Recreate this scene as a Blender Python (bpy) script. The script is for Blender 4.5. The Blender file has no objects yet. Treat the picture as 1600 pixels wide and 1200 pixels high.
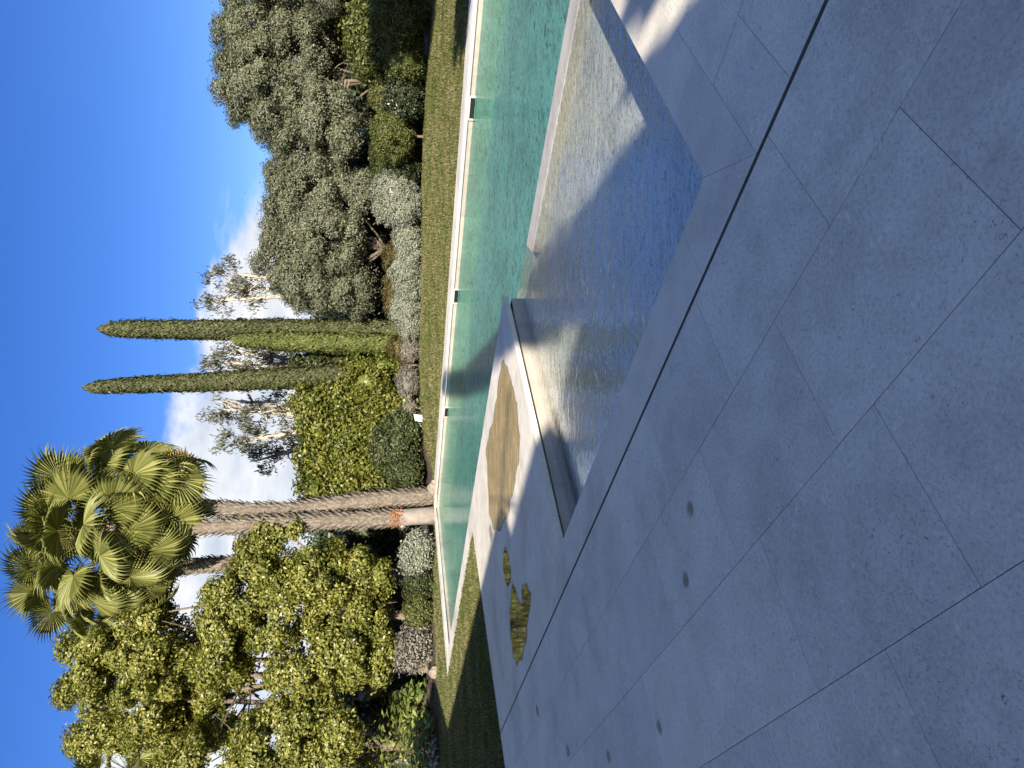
import bpy, bmesh, math
import numpy as np
from mathutils import Vector, Matrix
R = math.radians
rng = np.random.default_rng(7)
scene = bpy.context.scene
COL = scene.collection

# ------------------------------------------------------------------ camera model and plan frame
F = 1035.0; VH = 624.0; H = 1.5
TH = math.atan((800 - VH) / F); CT, ST_ = math.cos(TH), math.sin(TH)
AZ = R(-40.605)                       # azimuth of the pool's long axis (s), t is square to it
D1 = (math.sin(AZ), math.cos(AZ)); D2 = (math.cos(AZ), -math.sin(AZ))
SUN_EL = R(22.0); SUN_AZ = R(175.6)   # sun behind the camera, a little to the right


def XY(s, t): return (s * D1[0] + t * D2[0], s * D1[1] + t * D2[1])
def STof(x, y): return (x * D1[0] + y * D1[1], x * D2[0] + y * D2[1])


def at(px, py, Y):
    """world point at depth Y seen at photo pixel (px, py) of the 1600x1200 picture"""
    u, v = 1200 - py, px
    x = (u - 600) / F; d = (v - 800) / F
    r = (x, CT - d * ST_, -ST_ - d * CT)
    k = Y / r[1]
    return np.array((r[0] * k, Y, H + r[2] * k))


# ------------------------------------------------------------------ object helpers
def link(o, parent=None):
    COL.objects.link(o)
    if parent is not None: o.parent = parent
    return o


def tag(o, label=None, cat=None, group=None, kind=None):
    if label: o['label'] = label
    if cat: o['category'] = cat
    if group: o['group'] = group
    if kind: o['kind'] = kind
    return o


def thing(name, loc, label, cat, group=None):
    o = bpy.data.objects.new(name, None); o.empty_display_size = .3
    o.location = loc
    return tag(link(o), label, cat, group)


def pydata(name, verts, faces, mat, parent=None, smooth=False):
    me = bpy.data.meshes.new(name); me.from_pydata([tuple(map(float, v)) for v in verts], [], faces); me.update()
    if smooth:
        for p in me.polygons: p.use_smooth = True
    if mat: me.materials.append(mat)
    o = bpy.data.objects.new(name, me); link(o, parent)
    if parent is not None: o.location = -parent.location
    return o


def raw(name, V, Fq, mat, parent=None, tris=None, smooth=False):
    """big meshes from numpy arrays: V (n,3), Fq (m,4), tris (k,3)"""
    me = bpy.data.meshes.new(name)
    nq = 0 if Fq is None else len(Fq); nt = 0 if tris is None else len(tris)
    me.vertices.add(len(V)); me.vertices.foreach_set('co', np.ascontiguousarray(V, dtype=np.float32).ravel())
    me.loops.add(4 * nq + 3 * nt)
    li = []
    if nq: li.append(np.asarray(Fq).ravel())
    if nt: li.append(np.asarray(tris).ravel())
    me.loops.foreach_set('vertex_index', np.concatenate(li).astype(np.int32))
    me.polygons.add(nq + nt)
    st = np.concatenate([np.arange(nq) * 4, 4 * nq + np.arange(nt) * 3]).astype(np.int32)
    me.polygons.foreach_set('loop_start', st)
    if smooth: me.polygons.foreach_set('use_smooth', np.ones(nq + nt, dtype=bool))
    me.update(calc_edges=True)
    if mat: me.materials.append(mat)
    o = bpy.data.objects.new(name, me); link(o, parent)
    if parent is not None: o.location = -parent.location
    return o


class MB:
    """collects shapes into one mesh"""
    def __init__(s): s.v = []; s.f = []
    def prism(s, poly, z0, z1, bottom=False):
        n = len(poly); b = len(s.v)
        ar = sum(poly[i][0] * poly[(i + 1) % n][1] - poly[(i + 1) % n][0] * poly[i][1] for i in range(n))
        if ar < 0: poly = poly[::-1]
        s.v += [(x, y, z0) for x, y in poly] + [(x, y, z1) for x, y in poly]
        s.f.append(tuple(b + n + i for i in range(n)))
        if bottom: s.f.append(tuple(b + i for i in reversed(range(n))))
        for i in range(n):
            j = (i + 1) % n; s.f.append((b + i, b + j, b + n + j, b + n + i))
    def box(s, o, ax, ay, az):
        o, ax, ay, az = map(np.array, (o, ax, ay, az)); b = len(s.v)
        for k in range(8): s.v.append(tuple(o + ax * (k & 1) + ay * (k >> 1 & 1) + az * (k >> 2 & 1)))
        for f in ((0, 2, 3, 1), (4, 5, 7, 6), (0, 1, 5, 4), (2, 6, 7, 3), (0, 4, 6, 2), (1, 3, 7, 5)): s.f.append(tuple(b + i for i in f))
    def tube(s, pts, rad, n=8, lump=0.0, seed=0):
        g = np.random.default_rng(seed)
        pts = [np.array(p, float) for p in pts]; b = len(s.v)
        for i, p in enumerate(pts):
            d = pts[min(i + 1, len(pts) - 1)] - pts[max(i - 1, 0)]; d = d / (np.linalg.norm(d) + 1e-9)
            a = np.cross(d, (0.31, .9, .2)); a /= np.linalg.norm(a); c = np.cross(d, a)
            for k in range(n):
                w = 2 * math.pi * k / n; r = rad[i] * (1 + lump * g.uniform(-1, 1))
                s.v.append(tuple(p + r * (a * math.cos(w) + c * math.sin(w))))
        for i in range(len(pts) - 1):
            for k in range(n):
                q = (k + 1) % n
                s.f.append((b + i * n + k, b + i * n + q, b + (i + 1) * n + q, b + (i + 1) * n + k))
        s.f.append(tuple(b + k for k in reversed(range(n)))); e = b + (len(pts) - 1) * n
        s.f.append(tuple(e + k for k in range(n)))
    def build(s, name, mat, parent=None, smooth=False): return pydata(name, s.v, s.f, mat, parent, smooth)


def clip(poly, a, b, c):
    """part of polygon with a*x+b*y<=c"""
    out = []
    for i in range(len(poly)):
        p, q = poly[i], poly[(i + 1) % len(poly)]
        dp, dq = a * p[0] + b * p[1] - c, a * q[0] + b * q[1] - c
        if dp <= 0: out.append(p)
        if dp * dq < 0:
            k = dp / (dp - dq); out.append((p[0] + k * (q[0] - p[0]), p[1] + k * (q[1] - p[1])))
    return out


# ------------------------------------------------------------------ materials
def newmat(name):
    m = bpy.data.materials.new(name); m.use_nodes = True
    nt = m.node_tree; nt.nodes.clear()
    out = nt.nodes.new('ShaderNodeOutputMaterial')
    return m, nt, out


def N(nt, typ, **kw):
    n = nt.nodes.new(typ)
    for k, v in kw.items():
        if k == 'inp':
            for i, val in v.items(): n.inputs[i].default_value = val
        else: setattr(n, k, v)
    return n


def L(nt, a, b): nt.links.new(a, b)


def noise(nt, vec, scale, detail=4, rough=.55, dist=0.0):
    n = N(nt, 'ShaderNodeTexNoise'); n.inputs['Scale'].default_value = scale; n.inputs['Detail'].default_value = detail
    n.inputs['Roughness'].default_value = rough; n.inputs['Distortion'].default_value = dist
    if vec is not None: L(nt, vec, n.inputs['Vector'])
    return n


def ramp(nt, fac, stops, interp='LINEAR'):
    n = N(nt, 'ShaderNodeValToRGB'); cr = n.color_ramp; cr.interpolation = interp
    while len(cr.elements) > 1: cr.elements.remove(cr.elements[-1])
    cr.elements[0].position = stops[0][0]; cr.elements[0].color = (*stops[0][1], 1) if len(stops[0][1]) == 3 else stops[0][1]
    for p, c in stops[1:]:
        e = cr.elements.new(p); e.color = (*c, 1) if len(c) == 3 else c
    L(nt, fac, n.inputs[0]); return n


def mixc(nt, fac, a, b, mode='MIX'):
    n = N(nt, 'ShaderNodeMix', data_type='RGBA', blend_type=mode)
    for sock, val in ((n.inputs[0], fac), (n.inputs[6], a), (n.inputs[7], b)):
        if hasattr(val, 'is_linked'): L(nt, val, sock)
        elif isinstance(val, (int, float)): sock.default_value = val
        else: sock.default_value = (*val, 1)
    return n.outputs[2]


def math_(nt, op, a, b=None, c=None):
    n = N(nt, 'ShaderNodeMath', operation=op)
    for i, v in enumerate((a, b, c)):
        if v is None: continue
        if hasattr(v, 'is_linked'): L(nt, v, n.inputs[i])
        else: n.inputs[i].default_value = v
    return n.outputs[0]


def g3(v): return (v, v, v)


def stone(name, base, rough=.6, speck=.5, var=.16, warm=(1, 1, 1), green=.0):
    m, nt, out = newmat(name)
    tc = N(nt, 'ShaderNodeTexCoord'); geo = N(nt, 'ShaderNodeNewGeometry')
    off = N(nt, 'ShaderNodeVectorMath', operation='MULTIPLY_ADD')       # each slab cut from another place in the rock
    comb = N(nt, 'ShaderNodeCombineXYZ')
    for i in range(3): L(nt, geo.outputs['Random Per Island'], comb.inputs[i])
    L(nt, comb.outputs[0], off.inputs[0]); off.inputs[1].default_value = (37, 91, 13); L(nt, tc.outputs['Object'], off.inputs[2])
    v = off.outputs[0]
    big = noise(nt, tc.outputs['Object'], .9, 5, .6); med = noise(nt, v, 5, 5, .6); fine = noise(nt, v, 60, 3, .6)
    b = np.array(base)
    c = ramp(nt, med.outputs[0], [(.28, tuple(b * .88)), (.5, tuple(b)), (.72, tuple(b * 1.07))]).outputs[0]
    tone = ramp(nt, geo.outputs['Random Per Island'], [(0, (1 - var, 1 - var, 1 - var * .8)), (.5, (1, 1, 1)), (1, (1 + var * .4, 1 + var * .35, 1 + var * .2))]).outputs[0]
    c = mixc(nt, 1, c, tone, 'MULTIPLY')
    w = ramp(nt, big.outputs[0], [(.3, g3(.74)), (.5, g3(1)), (.68, g3(1.1))]).outputs[0]
    c = mixc(nt, 1, c, w, 'MULTIPLY')
    fn = ramp(nt, fine.outputs[0], [(.3, g3(.88)), (.6, g3(1.06))]).outputs[0]
    c = mixc(nt, 1, c, fn, 'MULTIPLY')
    # pits and little fossil marks
    d = noise(nt, v, 3.0, 3, .6); vo = noise(nt, v, 48, 3, .6, 1.2)
    pit = ramp(nt, vo.outputs[0], [(.31, g3(1)), (.37, g3(0))]).outputs[0]
    area = ramp(nt, d.outputs[0], [(.42, g3(.12)), (.62, g3(1))]).outputs[0]
    pm = math_(nt, 'MULTIPLY', math_(nt, 'MULTIPLY', pit, area), speck)
    c = mixc(nt, pm, c, tuple(b * .34))
    sp = ramp(nt, noise(nt, v, 95, 2, .6, .8).outputs[0], [(.36, g3(1)), (.43, g3(0))]).outputs[0]
    c = mixc(nt, math_(nt, 'MULTIPLY', math_(nt, 'MULTIPLY', sp, ramp(nt, big.outputs[0], [(.35, g3(.9)), (.65, g3(.3))]).outputs[0]), speck * .7), c, tuple(b * .45))
    vein = noise(nt, v, 7, 4, .6, 2.0)
    c = mixc(nt, math_(nt, 'MULTIPLY', ramp(nt, math_(nt, 'ABSOLUTE', math_(nt, 'SUBTRACT', vein.outputs[0], .5)), [(0, g3(.5)), (.012, g3(0))]).outputs[0], speck * .45), c, tuple(b * .7))
    lt = ramp(nt, noise(nt, v, 26, 1, .4).outputs[0], [(.72, g3(0)), (.76, g3(.5))]).outputs[0]
    c = mixc(nt, lt, c, tuple(b * 1.25))
    if green:
        st = noise(nt, tc.outputs['Object'], 2.3, 4, .65, .6)
        c = mixc(nt, math_(nt, 'MULTIPLY', ramp(nt, st.outputs[0], [(.63, g3(0)), (.7, g3(1))]).outputs[0], green), c, (.22, .21, .12))
    p = N(nt, 'ShaderNodeBsdfPrincipled'); L(nt, c, p.inputs['Base Color'])
    rr = ramp(nt, med.outputs[0], [(.3, g3(rough - .1)), (.7, g3(rough + .12))]).outputs[0]; L(nt, rr, p.inputs['Roughness'])
    p.inputs['Specular IOR Level'].default_value = .35
    bump = N(nt, 'ShaderNodeBump'); bump.inputs['Strength'].default_value = .12; bump.inputs['Distance'].default_value = .01
    L(nt, math_(nt, 'SUBTRACT', fine.outputs[0], pm), bump.inputs['Height']); L(nt, bump.outputs[0], p.inputs['Normal'])
    L(nt, p.outputs[0], out.inputs[0]); return m


def plain(name, col, rough=.7, var=.2, scale=6, metal=0.0):
    m, nt, out = newmat(name)
    tc = N(nt, 'ShaderNodeTexCoord'); n = noise(nt, tc.outputs['Object'], scale, 5, .6)
    b = np.array(col); c = ramp(nt, n.outputs[0], [(.3, tuple(b * (1 - var))), (.7, tuple(b * (1 + var)))]).outputs[0]
    p = N(nt, 'ShaderNodeBsdfPrincipled'); L(nt, c, p.inputs['Base Color']); p.inputs['Roughness'].default_value = rough; p.inputs['Metallic'].default_value = metal
    bu = N(nt, 'ShaderNodeBump'); bu.inputs['Strength'].default_value = .3; bu.inputs['Distance'].default_value = .02
    L(nt, noise(nt, tc.outputs['Object'], scale * 5, 4).outputs[0], bu.inputs['Height']); L(nt, bu.outputs[0], p.inputs['Normal'])
    L(nt, p.outputs[0], out.inputs[0]); return m


def leafmat(name, cols, transl=.3, rough=.5, patch=.6, spec=.3, odd=None):
    """cols: dark, mid, light leaf colour; odd: (colour, share) of off-colour leaves"""
    m, nt, out = newmat(name)
    geo = N(nt, 'ShaderNodeNewGeometry'); tc = N(nt, 'ShaderNodeTexCoord')
    pn = noise(nt, tc.outputs['Object'], patch, 3, .6)
    f = math_(nt, 'ADD', math_(nt, 'MULTIPLY', geo.outputs['Random Per Island'], .62), math_(nt, 'MULTIPLY', pn.outputs[0], .5))
    c = ramp(nt, f, [(.18, cols[0]), (.55, cols[1]), (.92, cols[2])]).outputs[0]
    if odd and len(odd) > 2:
        w = N(nt, 'ShaderNodeTexWhiteNoise', noise_dimensions='1D'); L(nt, geo.outputs['Random Per Island'], w.inputs['W'])
        sh_ = ramp(nt, noise(nt, tc.outputs['Object'], odd[2], 5, .7, .6).outputs[0], [(.4, g3(odd[1])), (.66, g3(odd[3]))]).outputs[0]
        c = mixc(nt, math_(nt, 'LESS_THAN', w.outputs[0], sh_), c, odd[0])
    elif odd:
        w = N(nt, 'ShaderNodeTexWhiteNoise', noise_dimensions='1D'); L(nt, geo.outputs['Random Per Island'], w.inputs['W'])
        c = mixc(nt, math_(nt, 'LESS_THAN', w.outputs[0], odd[1]), c, odd[0])
    p = N(nt, 'ShaderNodeBsdfPrincipled'); L(nt, c, p.inputs['Base Color']); p.inputs['Roughness'].default_value = rough
    p.inputs['Specular IOR Level'].default_value = spec
    t = N(nt, 'ShaderNodeBsdfTranslucent'); L(nt, mixc(nt, 1, c, (1.25, 1.3, .6), 'MULTIPLY'), t.inputs['Color'])
    mx = N(nt, 'ShaderNodeMixShader'); mx.inputs[0].default_value = transl
    L(nt, p.outputs[0], mx.inputs[1]); L(nt, t.outputs[0], mx.inputs[2]); L(nt, mx.outputs[0], out.inputs[0]); return m


def water(name, tint, bump_s, ior=1.33, sparkle=0.0, kref=1.0, rough=.02, net=19):
    m, nt, out = newmat(name)
    tc = N(nt, 'ShaderNodeTexCoord')
    mp = N(nt, 'ShaderNodeMapping'); mp.inputs['Rotation'].default_value = (0, 0, R(18)); mp.inputs['Scale'].default_value = (1, 2.6, 1)
    L(nt, tc.outputs['Object'], mp.inputs['Vector'])
    a = noise(nt, mp.outputs[0], 13, 3, .55, .6); b = noise(nt, mp.outputs[0], 4, 2, .5, .3)
    calm = noise(nt, tc.outputs['Object'], .35, 2, .5)
    # the wind leaves the corner by the house calm: ripples grow with distance along x
    sep = N(nt, 'ShaderNodeSeparateXYZ'); L(nt, tc.outputs['Object'], sep.inputs[0])
    grow = N(nt, 'ShaderNodeMapRange', interpolation_type='SMOOTHSTEP'); L(nt, math_(nt, 'ADD', sep.outputs[0], math_(nt, 'MULTIPLY', calm.outputs[0], .8)), grow.inputs[0])
    grow.inputs[1].default_value = -1.2; grow.inputs[2].default_value = 1.3; grow.inputs[3].default_value = .12; grow.inputs[4].default_value = 1.0
    h = math_(nt, 'ADD', math_(nt, 'MULTIPLY', a.outputs[0], .45), b.outputs[0])
    bu = N(nt, 'ShaderNodeBump'); bu.inputs['Distance'].default_value = .03
    L(nt, math_(nt, 'MULTIPLY', grow.outputs[0], bump_s), bu.inputs['Strength']); L(nt, h, bu.inputs['Height'])
    geo = N(nt, 'ShaderNodeNewGeometry'); dt = N(nt, 'ShaderNodeVectorMath', operation='DOT_PRODUCT'); L(nt, geo.outputs['Incoming'], dt.inputs[0]); L(nt, bu.outputs[0], dt.inputs[1])
    f0 = ((ior - 1) / (ior + 1)) ** 2                      # Schlick reflectance, the same from above and below
    cs = math_(nt, 'MINIMUM', math_(nt, 'ABSOLUTE', dt.outputs['Value']), 1.0)
    fr = math_(nt, 'MULTIPLY_ADD', math_(nt, 'POWER', math_(nt, 'SUBTRACT', 1.0, cs), 5.0), (1 - f0) * kref, f0)
    fr = math_(nt, 'MINIMUM', fr, 1.0)
    gl = N(nt, 'ShaderNodeBsdfGlossy'); gl.inputs['Roughness'].default_value = rough; gl.inputs['Color'].default_value = (1, 1, 1, 1); L(nt, bu.outputs[0], gl.inputs['Normal'])
    tr = N(nt, 'ShaderNodeBsdfTransparent')
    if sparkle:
        # net of bright threads, as from gathered light, painted into the transparency colour
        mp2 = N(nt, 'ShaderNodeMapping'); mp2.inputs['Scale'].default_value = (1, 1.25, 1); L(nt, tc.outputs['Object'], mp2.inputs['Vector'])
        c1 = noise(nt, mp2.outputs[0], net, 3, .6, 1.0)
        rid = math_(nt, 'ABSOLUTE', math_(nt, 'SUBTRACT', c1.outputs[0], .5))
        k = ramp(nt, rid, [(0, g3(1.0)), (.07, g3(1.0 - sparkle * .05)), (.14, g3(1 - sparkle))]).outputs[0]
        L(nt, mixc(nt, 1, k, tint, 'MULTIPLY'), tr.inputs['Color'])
    else: tr.inputs['Color'].default_value = (*tint, 1)
    mx = N(nt, 'ShaderNodeMixShader'); L(nt, fr, mx.inputs[0]); L(nt, tr.outputs[0], mx.inputs[1]); L(nt, gl.outputs[0], mx.inputs[2])
    L(nt, mx.outputs[0], out.inputs[0]); return m


M = {}
M['paving'] = stone('limestone_paving', (.73, .69, .58), .55, 1.0, .09, green=.2)
M['border'] = stone('smooth_limestone', (.72, .665, .55), .5, .35, .06)
M['coping'] = stone('pale_coping_stone', (.68, .63, .54), .6, .2, .08)
M['poolwall'] = stone('pool_wall_stone', (.52, .46, .37), .5, .2, .12)
M['poolfloor'] = stone('pool_floor_stone', (.62, .60, .55), .6, .2, .06)
M['joint'] = plain('grout', (.17, .16, .145), .9)
M['metal'] = plain('steel_strip', (.35, .33, .3), .4, .1, 3, .6)
M['soil'] = plain('garden_soil', (.05, .036, .024), .95, .45, 4)
M['bark'] = plain('grey_bark', (.16, .125, .09), .9, .4, 9)
M['palebark'] = plain('pale_bark', (.40, .34, .26), .85, .3, 5)
M['palmbark'] = plain('palm_bark', (.11, .08, .055), .9, .45, 7)
M['palmboot'] = plain('palm_leaf_bases', (.21, .175, .135), .85, .4, 9)
M['palmstem'] = plain('palm_smooth_stem', (.235, .20, .165), .85, .25, 4)
M['orangefibre'] = plain('orange_fibre', (.42, .16, .06), .9, .4, 14)
M['dark'] = plain('mouth_shade_dark', (.012, .014, .016), .6)
M['white'] = plain('white_plastic', (.72, .74, .74), .4, .05)
M['green'] = plain('green_plastic', (.04, .22, .08), .5, .1)
M['plaster'] = plain('pale_plaster', (.62, .55, .45), .85, .08, 2)
M['rooftile'] = plain('clay_roof', (.38, .17, .09), .8, .3, 8)
M['glass'] = plain('window_glass', (.03, .035, .04), .08, .05)
M['rock'] = plain('bed_rock', (.24, .20, .155), .85, .3, 5)
M['olive'] = leafmat('olive_leaves', [(.065, .075, .045), (.15, .16, .10), (.28, .29, .20)], .25, .6, .5, .2)
M['camphor'] = leafmat('yellow_green_leaves', [(.045, .065, .012), (.18, .188, .032), (.40, .375, .11)], .3, .4, .4, .4)
M['hedge'] = leafmat('hedge_leaves', [(.05, .068, .012), (.135, .155, .028), (.28, .27, .055)], .28, .4, .6, .4, ((.30, .24, .12), .025))
M['laurel'] = leafmat('laurel_leaves', [(.035, .05, .012), (.095, .115, .03), (.2, .21, .06)], .22, .45, .6, .3)
M['shrub'] = leafmat('dark_shrub_leaves', [(.03, .042, .014), (.07, .088, .032), (.15, .165, .075)], .25, .45, .8)
M['clip'] = leafmat('clipped_leaves', [(.05, .064, .015), (.105, .122, .032), (.18, .19, .06)], .25, .5, .8)
M['clipale'] = leafmat('pale_clipped_leaves', [(.07, .08, .025), (.145, .155, .055), (.23, .235, .10)], .25, .55, .8)
M['clipdark'] = leafmat('dark_clipped_leaves', [(.028, .038, .012), (.06, .075, .024), (.11, .125, .045)], .2, .5, .8)
M['gloss'] = leafmat('glossy_leaves', [(.016, .026, .010), (.036, .05, .02), (.12, .14, .075)], .15, .33, .9, .5)
M['silver'] = leafmat('silver_leaves', [(.13, .145, .11), (.25, .27, .205), (.38, .39, .30)], .15, .7, .8, .1)
M['greysh'] = leafmat('grey_leaves', [(.11, .10, .08), (.21, .19, .155), (.31, .285, .23)], .15, .7, .8, .1)
M['brownsh'] = leafmat('brownish_leaves', [(.05, .042, .02), (.11, .09, .035), (.18, .15, .06)], .2, .6, .8, .1)
M['cypress'] = leafmat('cypress_leaves', [(.03, .036, .014), (.068, .078, .03), (.13, .135, .06)], .12, .6, .9, .2, ((.30, .22, .12), .012))
M['cypress2'] = leafmat('bright_cypress_leaves', [(.04, .052, .012), (.09, .11, .028), (.16, .17, .05)], .12, .6, .9, .2)
M['eucal'] = leafmat('eucalyptus_leaves', [(.055, .058, .04), (.12, .125, .085), (.24, .235, .17)], .25, .45, .4)
M['palm'] = leafmat('palm_leaves', [(.07, .085, .02), (.185, .195, .05), (.34, .33, .11)], .25, .5, .5, .25)
M['palmdry'] = leafmat('dry_palm_leaves', [(.14, .085, .022), (.36, .24, .05), (.48, .36, .10)], .3, .5, .5)
M['palmdead'] = leafmat('dead_palm_leaves', [(.05, .038, .022), (.11, .085, .05), (.18, .14, .085)], .2, .6, .5)
M['grass'] = leafmat('grass_blades', [(.03, .055, .012), (.075, .105, .024), (.19, .18, .06)], .3, .5, .5, .15, ((.29, .23, .13), .05, .9, .62))
M['tropic'] = leafmat('broad_leaves', [(.045, .07, .014), (.12, .16, .035), (.27, .30, .09)], .3, .35, .8, .4)
M['red'] = leafmat('red_leaves', [(.12, .015, .015), (.25, .03, .035), (.35, .06, .06)], .3, .4)


def lawnmat():
    m, nt, out = newmat('lawn_ground')
    tc = N(nt, 'ShaderNodeTexCoord')
    a = noise(nt, tc.outputs['Object'], .45, 5, .65, .4); b = noise(nt, tc.outputs['Object'], 9, 4, .6)
    c = ramp(nt, a.outputs[0], [(.35, (.04, .06, .012)), (.52, (.06, .075, .02)), (.68, (.13, .105, .045))]).outputs[0]
    c = mixc(nt, 1, c, ramp(nt, b.outputs[0], [(.3, g3(.55)), (.7, g3(1.3))]).outputs[0], 'MULTIPLY')
    p = N(nt, 'ShaderNodeBsdfPrincipled'); L(nt, c, p.inputs['Base Color']); p.inputs['Roughness'].default_value = .95; p.inputs['Specular IOR Level'].default_value = .1
    L(nt, p.outputs[0], out.inputs[0]); return m


M['lawn'] = lawnmat()
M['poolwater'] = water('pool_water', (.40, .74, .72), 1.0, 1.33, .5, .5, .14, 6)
M['basinwater'] = water('basin_water', (.91, .98, 1.0), .27, 1.6, .5, 1.6)


def puddlemat(name, col, rough, patchy=None):
    m, nt, out = newmat(name); tc = N(nt, 'ShaderNodeTexCoord'); n = noise(nt, tc.outputs['Object'], 5, 5, .6)
    mp = N(nt, 'ShaderNodeMapping'); mp.inputs['Rotation'].default_value = (0, 0, R(-62)); mp.inputs['Scale'].default_value = (.9, 9, 1); L(nt, tc.outputs['Object'], mp.inputs[0])
    n2 = noise(nt, mp.outputs[0], 2, 4, .6)
    b = np.array(col); c = ramp(nt, n2.outputs[0], [(.3, tuple(b * .75)), (.7, tuple(b * 1.2))]).outputs[0]
    p = N(nt, 'ShaderNodeBsdfPrincipled'); L(nt, c, p.inputs['Base Color'])
    L(nt, ramp(nt, n.outputs[0], [(.35, g3(rough)), (.7, g3(rough * 2.2))]).outputs[0], p.inputs['Roughness'])
    if patchy:                                             # dries out in patches
        tr = N(nt, 'ShaderNodeBsdfTransparent'); mx = N(nt, 'ShaderNodeMixShader')
        al = ramp(nt, (n2 if patchy[2] == 5 else noise(nt, tc.outputs['Object'], patchy[2], 5, .65, .4)).outputs[0], [(.36, g3(patchy[0])), (.62, g3(patchy[1]))]).outputs[0]
        if len(patchy) > 3:
            vs_ = N(nt, 'ShaderNodeVectorMath', operation='SUBTRACT'); L(nt, tc.outputs['Generated'], vs_.inputs[0]); vs_.inputs[1].default_value = (.5, .5, 0)
            fl_ = N(nt, 'ShaderNodeVectorMath', operation='MULTIPLY'); L(nt, vs_.outputs[0], fl_.inputs[0]); fl_.inputs[1].default_value = (2, 2, 0)
            ln = N(nt, 'ShaderNodeVectorMath', operation='LENGTH'); L(nt, fl_.outputs[0], ln.inputs[0])
            al = math_(nt, 'MULTIPLY', al, ramp(nt, math_(nt, 'ADD', ln.outputs['Value'], math_(nt, 'MULTIPLY', n.outputs[0], .5)), [(.55, g3(1)), (1.15, g3(0))]).outputs[0])
        L(nt, al, mx.inputs[0])
        L(nt, tr.outputs[0], mx.inputs[1]); L(nt, p.outputs[0], mx.inputs[2]); L(nt, mx.outputs[0], out.inputs[0])
    else: L(nt, p.outputs[0], out.inputs[0])
    return m


M['wet'] = puddlemat('muddy_puddle', (.50, .365, .165), .2, (.3, 1.0, 5))
M['mirror'] = puddlemat('still_puddle', (.07, .07, .04), .03, (.7, 1.0, 6))
M['damp'] = puddlemat('damp_stain', (.30, .28, .19), .35, (.35, .9, 14, 1))
M['rim'] = puddlemat('damp_rim', (.33, .29, .17), .3, (.35, .9, 9))

# ------------------------------------------------------------------ ground heights
BU = np.array([-700, -200, 0, 150, 400, 550, 700, 900, 1050, 1200, 1400, 1900], float)
BYv = np.array([16, 20.5, 23, 25.5, 29, 31.5, 32, 31, 27.5, 24, 20.5, 15], float)
BVv = np.array([720, 697, 689, 683, 666, 656.5, 654, 657, 664, 679, 698, 730], float)
BA = (BU - 600) / F                                   # X/Y of the bed front
BZ = np.array([at(v, 1200 - u, y)[2] for u, v, y in zip(BU, BVv, BYv)])
BX = np.array([at(v, 1200 - u, y)[0] for u, v, y in zip(BU, BVv, BYv)]); BA = BX / BYv


def outd(x, y):
    s = x * D1[0] + y * D1[1]; t = x * D2[0] + y * D2[1]
    return np.maximum(t - 15.77, (s - 22.0) * .897 - (t - 6.66) * .443)


BD = np.maximum(outd(BX, BYv), 2.0)


def gz(x, y):
    x = np.asarray(x, float); y = np.asarray(y, float)
    a = np.where(y > 1, x / np.maximum(y, 1), np.sign(x) * 9)
    zb = np.interp(a, BA, BZ); db = np.interp(a, BA, BD)
    k = np.clip((outd(x, y) - .3) / (db - .3), 0, 1); k = k * k * (3 - 2 * k)
    return -.02 + zb * k * np.clip(y / 6, 0, 1)


def g1(x, y): return float(gz(np.array([x]), np.array([y]))[0])


# ------------------------------------------------------------------ terrace, pool
LAWN_K = (12.44 - 10.74) / (6.72 - 1.93)              # the terrace's left edge: s = 10.74 + k (t - 1.93)
def lawn_s(t): return 10.74 + LAWN_K * (t - 1.93)
GAP = .0016


def stprism(mb, poly, z0, z1): mb.prism([XY(*p) for p in poly], z0, z1)


CH = 2.43                                             # the drainage slot runs along t = CH
terr = MB()
offs = {0: 1.245, 1: .81, 2: 1.485, 3: 1.045}
for k in range(-14, 16):
    t1 = CH - .012 - .615 * k; t0 = t1 - .615
    if k < 0: t0 = CH + .012 + .615 * (-k - 1); t1 = t0 + .615
    o = offs.get(k, rng.uniform(0, .9))
    if t0 < -9: continue
    for j in range(-18, 22):
        s0 = o + .9 * j; s1 = s0 + .9
        if k < 0:
            if s0 > 1.2: continue
            if s1 > 1.2: s1 = 1.34
        p = [(s0 + GAP, t0 + GAP), (s1 - GAP, t0 + GAP), (s1 - GAP, t1 - GAP), (s0 + GAP, t1 - GAP)]
        p = clip(p, 1, -LAWN_K, 10.74 - LAWN_K * 1.93)
        if len(p) >= 3: stprism(terr, p, -.035, rng.uniform(-.0006, .0006))
tag(terr.build('terrace', M['paving']), kind='structure')

bed = MB()                                            # mortar bed under the slabs
stprism(bed, [(-14, -9), (lawn_s(-9) - .02, -9), (lawn_s(2.40) - .02, 2.40), (-14, 2.40)], -.25, -.03)
stprism(bed, [(-14, 2.40), (1.66, 2.40), (1.66, 12), (-14, 12)], -.25, -.031)
stprism(bed, [(1.66, 2.40), (lawn_s(2.40) - .02, 2.40), (lawn_s(2.8) - .02, 2.8), (1.66, 2.8)], -.25, -.0305)
tag(bed.build('terrace_bed', M['joint']), kind='structure')

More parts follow.
